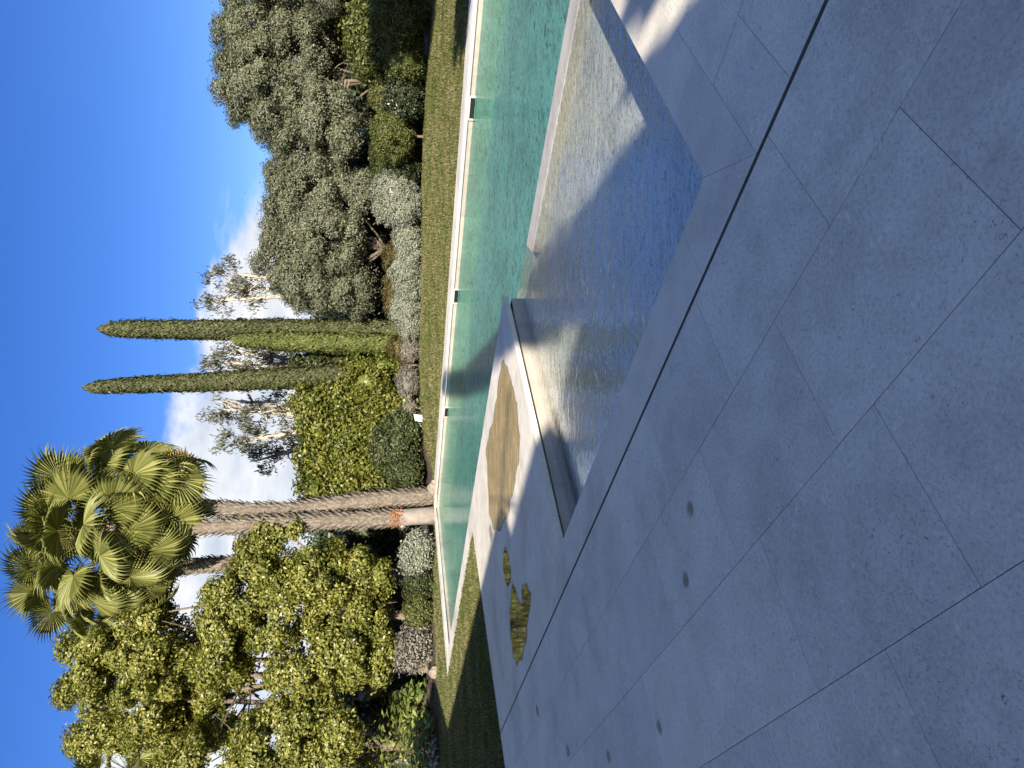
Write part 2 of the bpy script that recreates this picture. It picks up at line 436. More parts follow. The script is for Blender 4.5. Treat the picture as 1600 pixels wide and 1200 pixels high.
# peninsula between basin and pool
PA, PB = (5.69, 2.80), (6.40, 7.17)
def pen_s(t): return PA[0] + (PB[0] - PA[0]) * (t - PA[1]) / (PB[1] - PA[1])
pen = MB()
rows = [CH + .012, 2.80, 3.2, 3.82, 4.44, 5.06, 5.68, 6.30, 6.62]
for r in range(len(rows) - 1):
    t0, t1 = rows[r], rows[r + 1]; o = rng.uniform(0, .9)
    if r == 0: o = .55
    for j in range(4, 18):
        s0 = o + .9 * j; s1 = s0 + .9
        p = [(s0 + GAP, t0 + GAP), (s1 - GAP, t0 + GAP), (s1 - GAP, t1 - GAP), (s0 + GAP, t1 - GAP)]
        p = clip(p, 1, -LAWN_K, 10.74 - LAWN_K * 1.93)
        if r > 0:
            kk = (PB[0] - PA[0]) / (PB[1] - PA[1]); p = clip(p, -1, kk, -(PA[0] - kk * PA[1]))
        else: p = clip(p, -1, 0, -PA[0])
        if len(p) >= 3: stprism(pen, p, -.066, rng.uniform(-.0005, .0005))
tag(pen.build('poolside_paving', M['border']), kind='structure')
penb = MB()
stprism(penb, [(pen_s(2.8) + .05, 2.45), (lawn_s(2.45) - .03, 2.45), (lawn_s(6.6) - .03, 6.6), (pen_s(6.6) + .05, 6.6)], -.3, -.06)
tag(penb.build('poolside_bed', M['joint']), kind='structure')

# basin border (front strip and right strip, mitred)
bor = MB()
c = 1.68
ss = [1.34] + [2.02 + .9 * i for i in range(5)]
for i in range(len(ss)):
    s0 = ss[i]; s1 = ss[i + 1] if i + 1 < len(ss) else PA[0]
    s1 = min(s1, PA[0])
    if s1 - s0 < .02: continue
    p = [(s0 + GAP, CH + .012), (s1 - GAP, CH + .012), (s1 - GAP, 2.80), (max(s0, c) + GAP if i == 0 else s0 + GAP, 2.80)]
    stprism(bor, p, -.066, 0)
tt = [CH + .012, 3.35, 4.25, 5.15, 6.05, 6.95, 7.85, 9, 10.5, 12, 13.5, 14.75]
for i in range(len(tt) - 1):
    t0, t1 = tt[i], tt[i + 1]
    p = [(1.34 + GAP, t0 + GAP), (c, (2.80 if i == 0 else t0) + GAP), (c, t1 - GAP), (1.34 + GAP, t1 - GAP)]
    stprism(bor, p, -.066, .0005)
tag(bor.build('basin_border', M['border']), kind='structure')
slot = MB()                                           # thin steel lip on the far side of the drainage slot
p0, p1 = XY(-10, CH + .0095), XY(lawn_s(CH), CH + .0095); q0, q1 = XY(-10, CH + .0117), XY(lawn_s(CH), CH + .0117)
slot.prism([p0, p1, q1, q0], -.05, .001)
tag(slot.build('drain_slot', M['metal']), kind='structure')

# pool: outer corners A, B; inner edges
ZW = -.20
pool = thing('swimming_pool', (*XY(12, 11), 0), 'long angular stone-edged swimming pool of teal water before the lawn', 'swimming pool')
def ab(t, off): return 22.0 + (t - 6.66) * .494 - off * 1.115      # inner line of the slanted left end
cop = MB()
Tf0, Tf1 = 14.74, 15.77
s_list = np.arange(1.34, ab(Tf1, 0) - .4, 1.22)
for i, s0 in enumerate(s_list):
    s1 = s_list[i + 1] if i + 1 < len(s_list) else None
    if s1 is None: p = [(s0 + GAP, Tf0), (ab(Tf0, .55) , Tf0), (ab(Tf1, 0), Tf1), (s0 + GAP, Tf1)]
    else: p = [(s0 + GAP, Tf0), (s1 - GAP, Tf0), (s1 - GAP, Tf1), (s0 + GAP, Tf1)]
    stprism(cop, p, -.066, rng.uniform(-.001, .001))
t_list = [7.17, 8.4, 9.6, 10.8, 12.0, 13.2, Tf0]
for i in range(len(t_list) - 1):
    t0, t1 = t_list[i], t_list[i + 1]
    p = [(ab(t0, .55), t0 + GAP), (ab(t0, 0), t0 + GAP), (ab(t1, 0), t1 - GAP), (ab(t1, .55), t1 - GAP)]
    if i == len(t_list) - 2: p[2] = (ab(Tf1, 0), Tf1)
    stprism(cop, p, -.066, rng.uniform(-.001, .001))
s_list = list(np.arange(PB[0] - .1, ab(7.17, 0) - .4, 1.22))
for i, s0 in enumerate(s_list):
    a0 = s0 if i else pen_s(6.62)
    b0 = s0 if i else PB[0]
    if i + 1 < len(s_list): s1 = s_list[i + 1]; p = [(a0 + GAP, 6.623), (s1 - GAP, 6.623), (s1 - GAP, 7.17), (b0 + GAP, 7.17)]
    else: p = [(a0 + GAP, 6.623), (ab(6.623, 0), 6.623), (ab(7.17, 0), 7.17), (b0 + GAP, 7.17)]
    stprism(cop, p, -.066, rng.uniform(-.001, .001))
cop.build('coping', M['coping'], pool)
wall = MB()
def wseg(p, q, n, z1=-.108, z0=-1.3, th=.2):           # wall panels from p to q; n points away from the water
    p, q, n = np.array(p), np.array(q), np.array(n) / np.linalg.norm(n); Ld = np.linalg.norm(q - p); k = max(1, round(Ld / 1.22))
    for i in range(k):
        a = p + (q - p) * (i / k) + (q - p) / Ld * .0015; b = p + (q - p) * ((i + 1) / k) - (q - p) / Ld * .0015
        stprism(wall, [tuple(a), tuple(b), tuple(b + n * th), tuple(a + n * th)], z0, z1)
wseg((1.68, Tf0 + .04), (ab(Tf0, .5), Tf0 + .04), (0, 1))
wseg((ab(7.17, .5), 7.12), (ab(Tf0, .5), Tf0 + .03), (.897, -.443))
wseg((PB[0], 7.13), (ab(7.17, .5), 7.13), (0, -1))
dn = np.array((PB[1] - PA[1], -(PB[0] - PA[0]))); dn = dn / np.linalg.norm(dn)
wseg((PA[0] + .035, PA[1] - .3), (PB[0] + .03, PB[1] - .05), dn)
wseg((1.68 - .03, 2.83), (PA[0] + .03, 2.83 - .06), (0, -1))
wseg((1.68 - .03, 2.83), (1.68 - .03, Tf0 + .1), (-1, 0))
wall.build('pool_wall', M['poolwall'], pool)
fl = MB()
stprism(fl, [(1.5, 2.6), (6.7, 2.6), (6.7, 7.14), (1.5, 7.14)], -1.4, -.325)     # basin floor, a raised shelf
# joints of the basin floor as separate slabs laid on the shelf
for i in range(4):
    for j in range(8):
        s0 = 1.66 + i * 1.25; t0 = 2.8 + j * .56
        stprism(fl, [(s0 + .003, t0 + .003), (s0 + 1.247, t0 + .003), (s0 + 1.247, min(t0 + .557, 7.13)), (s0 + .003, min(t0 + .557, 7.13))], -.33, -.315)
fl.build('basin_floor', M['border'], pool)
fl = MB(); stprism(fl, [(1.5, 7.1), (ab(7.1, .4), 7.1), (ab(Tf0, .4), Tf0 + .1), (1.5, Tf0 + .1)], -1.4, -.62)
fl.build('pool_floor', M['poolfloor'], pool)
bm_ = MB(); stprism(bm_, [(1.7, 6.78), (5.28, 6.78), (5.46, 7.16), (1.7, 7.16)], -1.3, -.196)
M['beam'] = stone('wet_beam_stone', (.48, .45, .40), .35, .3, .05)
bm_.build('dividing_beam', M['beam'], pool)
bm_ = MB(); stprism(bm_, [(1.7, 6.774), (5.28, 6.774), (5.28, 6.781), (1.7, 6.781)], -1.3, -.205)
bm_.build('beam_face', M['poolwall'], pool)
for s0, s1 in ((7.15, 7.72), (12.95, 13.52), (18.5, 19.08)):
    e = thing('skimmer', (0, 0, 0), None, None); e.parent = pool; e.location = -pool.location
    tw = Tf0 + .04
    fr = MB(); z0, z1 = -.235, -.085
    for a, b, lo, hi in ((s0, s1, z1 - .02, z1), (s0, s1, z0, z0 + .02), (s0, s0 + .03, z0 + .02, z1 - .02), (s1 - .03, s1, z0 + .02, z1 - .02)):
        fr.prism([XY(a, tw - .03), XY(b, tw - .03), XY(b, tw + .001), XY(a, tw + .001)], lo, hi, True)
    fr.build('skimmer_frame', M['border'], e).location = (0, 0, 0)
    bk = MB(); bk.prism([XY(s0 + .03, tw - .004), XY(s1 - .03, tw - .004), XY(s1 - .03, tw + .002), XY(s0 + .03, tw + .002)], z0 + .02, z1 - .02, True)
    bk.build('skimmer_shade_plate', M['dark'], e).location = (0, 0, 0)  # flat dark plate, coloured as the shade inside an opening

w1 = [(1.66, 7.15), (ab(7.15, .47), 7.15), (ab(Tf0, .47), Tf0 + .035), (1.66, Tf0 + .035)]
tag(pydata('pool_water', [(*XY(*p), ZW) for p in w1], [(0, 1, 2, 3)][:1] and [(3, 2, 1, 0)], M['poolwater']), kind='structure')
w2 = [(1.66, 2.81), (PA[0] + .05, 2.81), (PB[0] + .04, 7.15), (1.66, 7.15)]
tag(pydata('basin_water', [(*XY(*p), ZW) for p in w2], [(3, 2, 1, 0)], M['basinwater']), kind='structure')
for nm in ('pool_water', 'basin_water'):
    me = bpy.data.objects[nm].data
    if me.polygons[0].normal.z < 0: me.flip_normals()

# ------------------------------------------------------------------ lawn sheet with a hole for pool and terrace
def build_ground():
    fx = np.concatenate([-np.geomspace(700, 22, 26), np.arange(-21.8, 21.9, .2), np.geomspace(22, 700, 26)])
    fy = np.concatenate([-np.geomspace(400, 14, 14), np.arange(-13.6, 40.1, .2), np.geomspace(40.5, 900, 26)])
    Xg, Yg = np.meshgrid(fx, fy, indexing='ij'); Zg = gz(Xg, Yg)
    nx, ny = Xg.shape; idx = np.arange(nx * ny).reshape(nx, ny)
    q = np.stack([idx[:-1, :-1], idx[1:, :-1], idx[1:, 1:], idx[:-1, 1:]], -1).reshape(-1, 4)
    cx = .25 * (Xg[:-1, :-1] + Xg[1:, :-1] + Xg[1:, 1:] + Xg[:-1, 1:]).ravel(); cy = .25 * (Yg[:-1, :-1] + Yg[1:, :-1] + Yg[1:, 1:] + Yg[:-1, 1:]).ravel()
    s = cx * D1[0] + cy * D1[1]; t = cx * D2[0] + cy * D2[1]; e = .18
    inpool = (t > 6.62 + e) & (t < Tf1 - e) & (s > 1.34 + e) & (s < 22 + (t - 6.66) * .494 - e * 1.2)
    interr = (s < 10.74 + LAWN_K * (t - 1.93) - e) & (t < 7.0) & (t > -9) & (s > -14)
    interr &= (t < 2.45) | (s < 1.6) | (s > 1.3)
    interr2 = (s < 1.5) & (t > 2) & (t < 11.8) & (s > -14)
    q = q[~(inpool | interr | interr2)]
    o = raw('lawn', np.stack([Xg, Yg, Zg], -1).reshape(-1, 3), q, M['lawn'], smooth=True)
    return tag(o, kind='structure')


build_ground()

# planting bed: dark soil behind the lawn
def build_bed():
    us = np.linspace(-900, 2000, 140); V = []; Fq = []
    for i, u in enumerate(us):
        v = np.interp(u, BU, BVv); y = np.interp(u, BU, BYv) + .12 * math.sin(u * .05) + .08 * math.sin(u * .13)
        p = at(v, 1200 - u, y); d = p[:2] / np.linalg.norm(p[:2])
        for k, w in enumerate((0, 1.0, 3, 7, 14, 22)):
            x_, y_ = p[0] + d[0] * w, p[1] + d[1] * w
            V.append((x_, y_, g1(x_, y_) + .012 + (.05 * math.sin(u * .31 + k) + .06 if 0 < k < 5 else 0)))
        if i:
            for k in range(5): a = (i - 1) * 6 + k; Fq.append((a, a + 6, a + 7, a + 1))
    tag(pydata('planting_bed', V, Fq, M['soil'], smooth=True), kind='structure')


build_bed()

# grass blades on the lawn in view
def build_grass():
    P = []
    n = 900000
    Y = 8 + 26 * rng.random(n) ** 1.0; A = rng.uniform(-.62, .62, n)
    keep = rng.random(n) < np.clip((13.0 / Y) ** 1.15, 0, 1); Y, A = Y[keep], A[keep]
    X = A * Y
    s = X * D1[0] + Y * D1[1]; t = X * D2[0] + Y * D2[1]
    far = (t > Tf1 + .02); left = ((s - 22.0) * .897 - (t - 6.66) * .443 > .03); near = (t < 6.6) & (s > 10.74 + LAWN_K * (t - 1.93) + .03) & (t > -3)
    by = np.interp(A, BA, BYv)
    k = (far | left | near) & (Y < by + .15)
    X, Y = X[k], Y[k]; Z = gz(X, Y) - .004
    n = len(X)
    h = rng.uniform(.025, .06, n) * (.75 + .02 * Y); w = rng.uniform(.007, .014, n) * (.6 + Y / 20)
    a = rng.uniform(0, 2 * math.pi, n); lean = rng.uniform(0, .9, n) * h; b = rng.uniform(0, 2 * math.pi, n)
    dx, dy = np.cos(a) * w, np.sin(a) * w
    base = np.stack([X, Y, Z], -1)
    v0 = base + np.stack([dx, dy, 0 * dx], -1); v1 = base - np.stack([dx, dy, 0 * dx], -1)
    v2 = base + np.stack([np.cos(b) * lean, np.sin(b) * lean, h], -1)
    V = np.stack([v0, v1, v2], 1).reshape(-1, 3)
    tag(raw('grass', V, None, M['grass'], tris=np.arange(3 * n).reshape(-1, 3)), kind='stuff')


build_grass()


# ------------------------------------------------------------------ foliage
def rnd_dirs(n, g=rng):
    d = g.normal(size=(n, 3)); return d / np.linalg.norm(d, axis=1, keepdims=True)


def leaves(P, Nn, Ln, Wd, tang=None, curl=.15, g=rng):
    """rhombic leaves: returns V (4n,3), F (n,4)"""
    n = len(P)
    t = rnd_dirs(n, g) if tang is None else tang + .45 * rnd_dirs(n, g)
    t = t - (t * Nn).sum(1, keepdims=True) * Nn; t /= np.linalg.norm(t, axis=1, keepdims=True) + 1e-9
    b = np.cross(Nn, t)
    l = (Ln * g.uniform(.65, 1.3, n))[:, None]; w = (Wd * g.uniform(.7, 1.3, n))[:, None]
    V = np.stack([P - t * l * .5, P + b * w * .5 + Nn * w * curl, P + t * l * .5 - Nn * l * curl, P - b * w * .5 + Nn * w * curl], 1)
    return V.reshape(-1, 3), np.arange(4 * n).reshape(-1, 4)


def lobe(px, py, rx, ry, Y, rd=None):
    """ellipsoid seen at photo pixel (px,py), rx = half height, ry = half width in photo pixels"""
    c = at(px, py, Y); k = Y / F
    return (c, np.array((ry * k, rd if rd else .5 * (rx + ry) * k, rx * k)))


def crown(lobes, per_m2, clump_r, nleaf, inner=.55, up=.35, out_w=.7, g=rng, flat=1.0):
    """clumps of leaves over lobed ellipsoids -> points and normals"""
    PP, NN = [], []
    for c, r in lobes:
        area = 4 * math.pi * ((r[0] * r[1]) ** 1.6 + (r[0] * r[2]) ** 1.6 + (r[1] * r[2]) ** 1.6) ** (1 / 1.6) / 3 ** (1 / 1.6)
        k = max(4, int(area * per_m2))
        d = rnd_dirs(k, g); q = inner + (1 - inner) * g.random(k) ** .45
        q *= 1 + .10 * np.sin(d[:, 0] * 5 + c[0] * 3) * np.sin(d[:, 2] * 6 + c[2] * 2) + .05 * g.normal(size=k)
        cc = c + d * r * q[:, None]
        m = (nleaf * g.uniform(.5, 1.5, k)).astype(int)
        ci = np.repeat(np.arange(k), m)
        off = g.normal(size=(len(ci), 3)) * clump_r * .5; off[:, 2] *= flat
        p = cc[ci] + off
        nn = d[ci] * out_w + np.array((0, 0, up)) + rnd_dirs(len(ci), g) * .75
        PP.append(p); NN.append(nn / np.linalg.norm(nn, axis=1, keepdims=True))
    return np.concatenate(PP), np.concatenate(NN)


def puffs(lobes, per_m2, rb, cover, leaf_area, shell=.7, up=.25, out=.93, squash=.8, stray=.06, g=rng):
    """crown of separate leafy puffs set over the lobes, so that dark gaps stay between them"""
    PP, NN = [], []
    for c, r in lobes:
        area = 4 * math.pi * (((r[0] * r[1]) ** 1.6 + (r[0] * r[2]) ** 1.6 + (r[1] * r[2]) ** 1.6) / 3) ** (1 / 1.6)
        k = max(5, int(area * per_m2)); d = rnd_dirs(k, g)
        rad = g.uniform(*rb, k)
        q = out - rad / r.mean() * .35 + .14 * g.normal(size=k)
        cc = c + d * r * q[:, None]
        m = np.maximum(12, (4 * math.pi * rad ** 2 * cover / leaf_area)).astype(int)
        ci = np.repeat(np.arange(k), m); n = len(ci)
        e = rnd_dirs(n, g)
        # each puff is itself uneven: three waves bend its surface
        w = 1 + .22 * np.sin(e[:, 0] * 4 + ci) * np.sin(e[:, 2] * 5 + 2 * ci) + .16 * np.sin(e[:, 1] * 7 + 3 * ci)
        rr = rad[ci] * w * (shell + (1 - shell) * g.random(n) ** .6) + stray * np.abs(g.normal(size=n))
        p = cc[ci] + e * rr[:, None] * np.array((1, 1, squash))
        nn = e * .8 + d[ci] * .35 + np.array((0, 0, up)) + rnd_dirs(n, g) * .6
        PP.append(p); NN.append(nn / np.linalg.norm(nn, axis=1, keepdims=True))
    return np.concatenate(PP), np.concatenate(NN)


def core(lobes, k=.8, nu=14, nv=9, g=rng):
    V, Fq, b = [], [], 0
    for c, r in lobes:
        for j in range(nv + 1):
            for i in range(nu):
                th = math.pi * j / nv; ph = 2 * math.pi * i / nu
                d = np.array((math.sin(th) * math.cos(ph), math.sin(th) * math.sin(ph), math.cos(th)))
                V.append(c + d * r * k * g.uniform(.92, 1.06))
        for j in range(nv):
            for i in range(nu):
                i2 = (i + 1) % nu; Fq.append((b + j * nu + i, b + (j + 1) * nu + i, b + (j + 1) * nu + i2, b + j * nu + i2))
        b += (nv + 1) * nu
    return np.array(V), np.array(Fq)


def join(parts):
    V = np.concatenate([p[0] for p in parts]); o = 0; Fs = []
    for p in parts: Fs.append(p[1] + o); o += len(p[0])
    return V, np.concatenate(Fs)


def ground_pt(px, py, Y):
    p = at(px, py, Y); return np.array((p[0], p[1], g1(p[0], p[1])))


def limbs(mb, base, top_pts, r0, fork=.35, seed=1, bend=.25):
    """tapered trunk that forks into limbs reaching the given points"""
    g = np.random.default_rng(seed)
    base = np.array(base, float); cen = np.mean(top_pts, axis=0)
    fk = base + (cen - base) * fork; fk[:2] = base[:2] + (cen[:2] - base[:2]) * fork * .6
    m1 = base + (fk - base) * .5 + g.normal(size=3) * r0 * .6 * np.array((1, 1, .2))
    mb.tube([base - (0, 0, .1), base + (0, 0, .12), m1, fk], [r0 * 1.5, r0 * 1.1, r0 * .95, r0 * .85], 9, .1, seed)
    for i, p in enumerate(top_pts):
        p = np.array(p, float); d = p - fk
        a = fk + d * .35 + g.normal(size=3) * np.linalg.norm(d) * bend * .4; b = fk + d * .7 + g.normal(size=3) * np.linalg.norm(d) * bend * .4
        r = r0 * g.uniform(.4, .6)
        mb.tube([fk, a, b, p], [r, r * .75, r * .5, r * .18], 6, .08, seed + i)
        for _ in range(3):
            k = g.uniform(.3, .9); s = fk + d * k; e = s + rnd_dirs(1, g)[0] * np.linalg.norm(d) * .35
            mb.tube([s, (s + e) / 2 + g.normal(size=3) * .1, e], [r * .35, r * .25, r * .08], 5, 0, seed)


def bush(name, label, cat, lobes, mat, size, per=9, clump=.16, nleaf=26, group=None, k=.86, asp=.5, base=None, up=.3, inner=.86, stem=True):
    c0 = np.mean([l[0] for l in lobes], axis=0)
    b = base if base is not None else np.array((c0[0], c0[1], g1(c0[0], c0[1])))
    t = thing(name, b, label, cat, group)
    P, Nn = crown(lobes, per, clump, nleaf, inner, up)
    ok = P[:, 2] > gz(P[:, 0], P[:, 1]) + .0
    parts = [leaves(P[ok], Nn[ok], size, size * asp)]
    if k: parts.append(core(lobes, k))
    V, Fq = join(parts)
    raw('foliage', V, Fq, mat, t)
    if stem:
        mb = MB()
        for (c, r) in lobes[len(lobes) // 2:len(lobes) // 2 + 1]: mb.tube([(c[0], c[1], g1(c[0], c[1]) - .05), (c[0] + .03, c[1], c[2] - r[2] * .3), c], [.06, .05, .02], 6)
        mb.build('stem', M['bark'], t)
    return t


def tree(name, label, lobes, mat, size, trunk_px, r0, per=2.2, clump=.5, nleaf=60, bark=None, asp=.5, inner=.45, group=None, k=0, up=.35, fork=.35, flat=1.0, seed=1, tips=None, puff=None):
    base = ground_pt(*trunk_px) if not isinstance(trunk_px, np.ndarray) else trunk_px
    t = thing(name, base, label, 'tree', group)
    if puff:
        P, Nn = puffs(lobes, puff[0], puff[1], puff[2], size * size * asp * .5, puff[3])
        if len(puff) > 4:
            P2, N2 = crown(lobes, puff[4], .5, 36, .7, .3, g=rng); Nn = np.concatenate([Nn, N2]); P = np.concatenate([P, P2])
    else: P, Nn = crown(lobes, per, clump, nleaf, inner, up, flat=flat)
    parts = [leaves(P, Nn, size, size * asp)]
    if k: parts.append(core(lobes, k))
    V, Fq = join(parts); raw('crown', V, Fq, mat, t)
    mb = MB(); limbs(mb, base, tips if tips is not None else [l[0] for l in lobes], r0, fork, seed)
    mb.build('trunk', bark or M['bark'], t, True)
    return t


# --- olives on the right
Y0 = 33
tree('olive_tree', 'broad silver-green olive tree rising above the clipped bushes, tallest of the olives', [lobe(412, 60, 62, 62, 32), lobe(405, 130, 62, 60, 31.5), lobe(448, 185, 55, 52, 31.5), lobe(470, 100, 66, 75, 32), lobe(500, 190, 52, 55, 31.5), lobe(500, 60, 40, 50, 32.5), lobe(535, 200, 26, 45, 31), lobe(452, 20, 70, 50, 33)],
     M['olive'], .125, (640, 128, 31.8), .15, asp=.4, puff=(1.25, (.3, .68), .95, .3, .9), seed=3)
tree('olive_tree', 'round grey-green olive tree with twin bare stems beside the dark cypress', [lobe(462, 290, 50, 55, 32.5), lobe(458, 350, 46, 48, 32.5), lobe(447, 400, 38, 45, 32.5), lobe(480, 440, 52, 48, 32.5), lobe(505, 300, 50, 58, 32), lobe(515, 380, 52, 60, 32), lobe(540, 450, 44, 46, 32.5), lobe(560, 300, 30, 40, 32)],
     M['olive'], .125, (640, 395, 32.6), .2, asp=.4, puff=(1.25, (.3, .68), .95, .3, .9), seed=5)
tree('olive_tree', 'olive tree cut by the right border, in front of the lit laurel hedge', [lobe(430, -60, 75, 60, 30), lobe(500, -40, 50, 70, 30), lobe(380, -130, 60, 70, 30)],
     M['olive'], .125, (650, -60, 30), .2, asp=.4, puff=(1.25, (.3, .68), .95, .3, .9), seed=8)

# --- broadleaf trees on the left
tree('camphor_tree', 'tall yellow-green leafy tree left of the palms, its top high against the blue sky', [lobe(160, 1020, 55, 50, 34), lobe(170, 1075, 60, 40, 34), lobe(215, 1010, 62, 75, 33.5), lobe(235, 960, 36, 42, 33), lobe(250, 1080, 70, 75, 33.5), lobe(165, 1150, 42, 30, 34.5), lobe(290, 1130, 60, 60, 34), lobe(330, 1040, 60, 60, 34), lobe(130, 1065, 25, 30, 34)],
     M['camphor'], .165, (660, 1040, 33.8), .32, asp=.55, puff=(.62, (.34, .8), 1.0, .5), seed=11)
tree('camphor_tree', 'lower yellow-green leafy tree spreading beside the lit palm stem', [lobe(405, 880, 40, 45, 30), lobe(455, 835, 40, 28, 29.5), lobe(480, 890, 55, 45, 29.5), lobe(440, 950, 60, 60, 30), lobe(370, 935, 55, 55, 30.5), lobe(520, 960, 50, 50, 29.5), lobe(360, 1000, 60, 55, 30.5), lobe(480, 1030, 70, 65, 30), lobe(540, 900, 38, 45, 29), lobe(545, 1010, 30, 55, 29), lobe(580, 930, 24, 60, 29.4), lobe(585, 1020, 26, 60, 29.6)],
     M['camphor'], .165, (655, 965, 30.2), .24, asp=.55, puff=(.62, (.34, .8), 1.0, .5), seed=12)
tree('camphor_tree', 'yellow-green leafy tree at the left border behind the red-leaved plants', [lobe(330, 1190, 80, 60, 30), lobe(430, 1160, 70, 60, 29), lobe(510, 1130, 50, 60, 28.5), lobe(540, 1200, 40, 60, 28), lobe(430, 1250, 90, 60, 29)],
     M['camphor'], .165, (668, 1160, 29), .2, asp=.55, puff=(.62, (.34, .8), 1.0, .5), seed=13)

# --- eucalyptus behind the cypresses
def eucalyptus(label, base_px, Y, lobes_px, r0, seed, stems):
    lobes = [lobe(*l, Y) for l in lobes_px]
    base = ground_pt(base_px[0], base_px[1], Y)
    t = thing('eucalyptus_tree', base, label, 'tree', 'eucalyptus trees behind the hedge')
    P, Nn = crown(lobes, .75, .42, 34, .1, .1); V, Fq = leaves(P, Nn, .34, .085, tang=np.tile((0, 0, -1.0), (len(P), 1)))
    raw('crown', V, Fq, M['eucal'], t)
    mb = MB(); g = np.random.default_rng(seed)
    for (x, y) in stems:
        e = at(x, y, Y); m = base + (e - base) * .45 + (0, 0, .6)
        m[0] = base[0] + (e[0] - base[0]) * .25
        mb.tube([base, m, base + (e - base) * .75, e], [r0, r0 * .8, r0 * .55, r0 * .15], 7, .06, seed)
        for _ in range(5):
            k = g.uniform(.45, .95); s = base + (e - base) * k; q = s + rnd_dirs(1, g)[0] * 1.3 + (0, 0, .8)
            mb.tube([s, (s + q) / 2 + (0, 0, .1), q], [r0 * .3, r0 * .2, .012], 5)
    mb.build('trunk', M['palebark'], t, True)


eucalyptus('wispy eucalyptus with bare pale limbs between the left cypress and the palms', (600, 655), 44,
           [(355, 640, 28, 20), (365, 690, 30, 18), (400, 655, 40, 30), (420, 705, 30, 20), (440, 640, 30, 30), (405, 720, 18, 22), (330, 650, 12, 10), (395, 690, 20, 30), (455, 690, 25, 25)], .3, 21, [(345, 640), (360, 690), (400, 720), (350, 625)])
eucalyptus('thin eucalyptus seen between the two tall cypresses', (600, 575), 46,
           [(365, 570, 40, 20), (400, 555, 45, 18), (325, 565, 14, 12), (420, 580, 40, 18), (350, 545, 18, 14), (440, 560, 30, 16)], .26, 22, [(325, 566), (360, 580), (350, 550)])
eucalyptus('eucalyptus with loose leaf sprays showing over the round olive, right of the dark cypress', (600, 455), 48,
           [(340, 430, 24, 20), (322, 470, 16, 16), (365, 445, 25, 26), (390, 455, 28, 26), (350, 480, 18, 18), (360, 410, 14, 12)], .24, 23, [(330, 425), (318, 470), (350, 450)])

# --- cypresses
def cypress(label, base, prof, mat, lean=(0, 0), group='cypress columns', n_per=560, seed=1, bare=0.4):
    """prof: list of (height, radius)"""
    g = np.random.default_rng(seed); base = np.array(base, float)
    t = thing('cypress_tree', base, label, 'tree', group)
    hs = np.array([p[0] for p in prof]); rs = np.array([p[1] for p in prof]); Hh = hs[-1]
    area = float(((rs[1:] + rs[:-1]) * np.diff(hs) * .5).sum()) * 2 * math.pi; n = int(area * n_per)
    z = g.uniform(hs[0], Hh, n * 2); r = np.interp(z, hs, rs); k = g.random(n * 2) < r / rs.max(); z, r = z[k][:n], r[k][:n]; n = len(z)
    ph = g.uniform(0, 2 * math.pi, n)
    lump = 1 + .07 * np.sin(z * 2.1 + 3 * np.cos(ph)) * np.sin(ph * 4 + z * .9) + .03 * np.sin(z * 1.1 + ph) + .05 * np.sin(z * 7 + ph * 6) + .05 * g.normal(size=n)
    rr = r * lump * g.uniform(.86, 1.05, n) * np.where(g.random(n) < .07, g.uniform(1.05, 1.28, n), 1)
    lx = lean[0] * (z / Hh) ** 1.3; ly = lean[1] * (z / Hh)
    P = base + np.stack([rr * np.cos(ph) + lx, rr * np.sin(ph) + ly, z], -1)
    d = np.stack([np.cos(ph), np.sin(ph), 0 * ph + .15], -1)
    Nn = d + .55 * rnd_dirs(n, g); Nn /= np.linalg.norm(Nn, axis=1, keepdims=True)
    tg = d * .35 + np.array((0, 0, 1.0))
    parts = [leaves(P, Nn, .19, .07, tang=tg, g=g)]
    nu, V, Fq = 14, [], []
    zz = np.linspace(hs[0], Hh - .05, 26)
    for j, zq in enumerate(zz):
        for i in range(nu):
            a = 2 * math.pi * i / nu; q = np.interp(zq, hs, rs) * .84 * g.uniform(.94, 1.04)
            V.append(base + np.array((q * math.cos(a) + lean[0] * (zq / Hh) ** 1.3, q * math.sin(a) + lean[1] * zq / Hh, zq)))
        if j:
            for i in range(nu): b = (j - 1) * nu; Fq.append((b + i, b + (i + 1) % nu, b + nu + (i + 1) % nu, b + nu + i))
    parts.append((np.array(V), np.array(Fq)))
    V, Fq = join(parts); raw('foliage', V, Fq, mat, t)
    mb = MB(); mb.tube([base - (0, 0, .1), base + (0, 0, .5), base + (lean[0] * .3, lean[1] * .3, Hh * .5)], [.17, .14, .07], 8, .1); mb.build('trunk', M['bark'], t, True)
    return t


def cyp_px(label, cen, Y, mat, seed, wid, base_x):
    """cen: [(photo x, photo y)] along the axis from base to top; wid: [(photo x, half width px)]"""
    b = ground_pt(base_x, cen[0][1], Y); top = at(cen[1][0], cen[1][1], Y); Hh = top[2] - b[2]; k = Y / F
    prof = []
    for x, w in wid:
        z = at(x, cen[0][1], Y)[2] - b[2]; prof.append((max(z, .25), w * k * .84))
    prof.sort(); prof.append((Hh, .02))
    return cypress(label, b, prof, mat, (top[0] - b[0], 0), seed=seed)


cyp_px('tall dark green cypress column with a rounded top, beside the round olive tree', [(610, 518), (152, 514)], 33.5, M['cypress'], 31, [(640, 17), (560, 20), (420, 18), (300, 16), (200, 14), (172, 11), (158, 5)], 640)
cyp_px('short bright green cypress column pressed against the taller dark one', [(610, 538), (362, 531)], 32.6, M['cypress2'], 32, [(640, 15), (560, 18), (450, 17), (400, 14), (372, 10), (366, 6)], 640)
cyp_px('tallest cypress column, leaning slightly, standing nearest the palms', [(610, 585), (128, 606)], 33.5, M['cypress'], 33, [(640, 19), (540, 23), (430, 18), (300, 15), (200, 12.5), (150, 10), (134, 4.5)], 640)

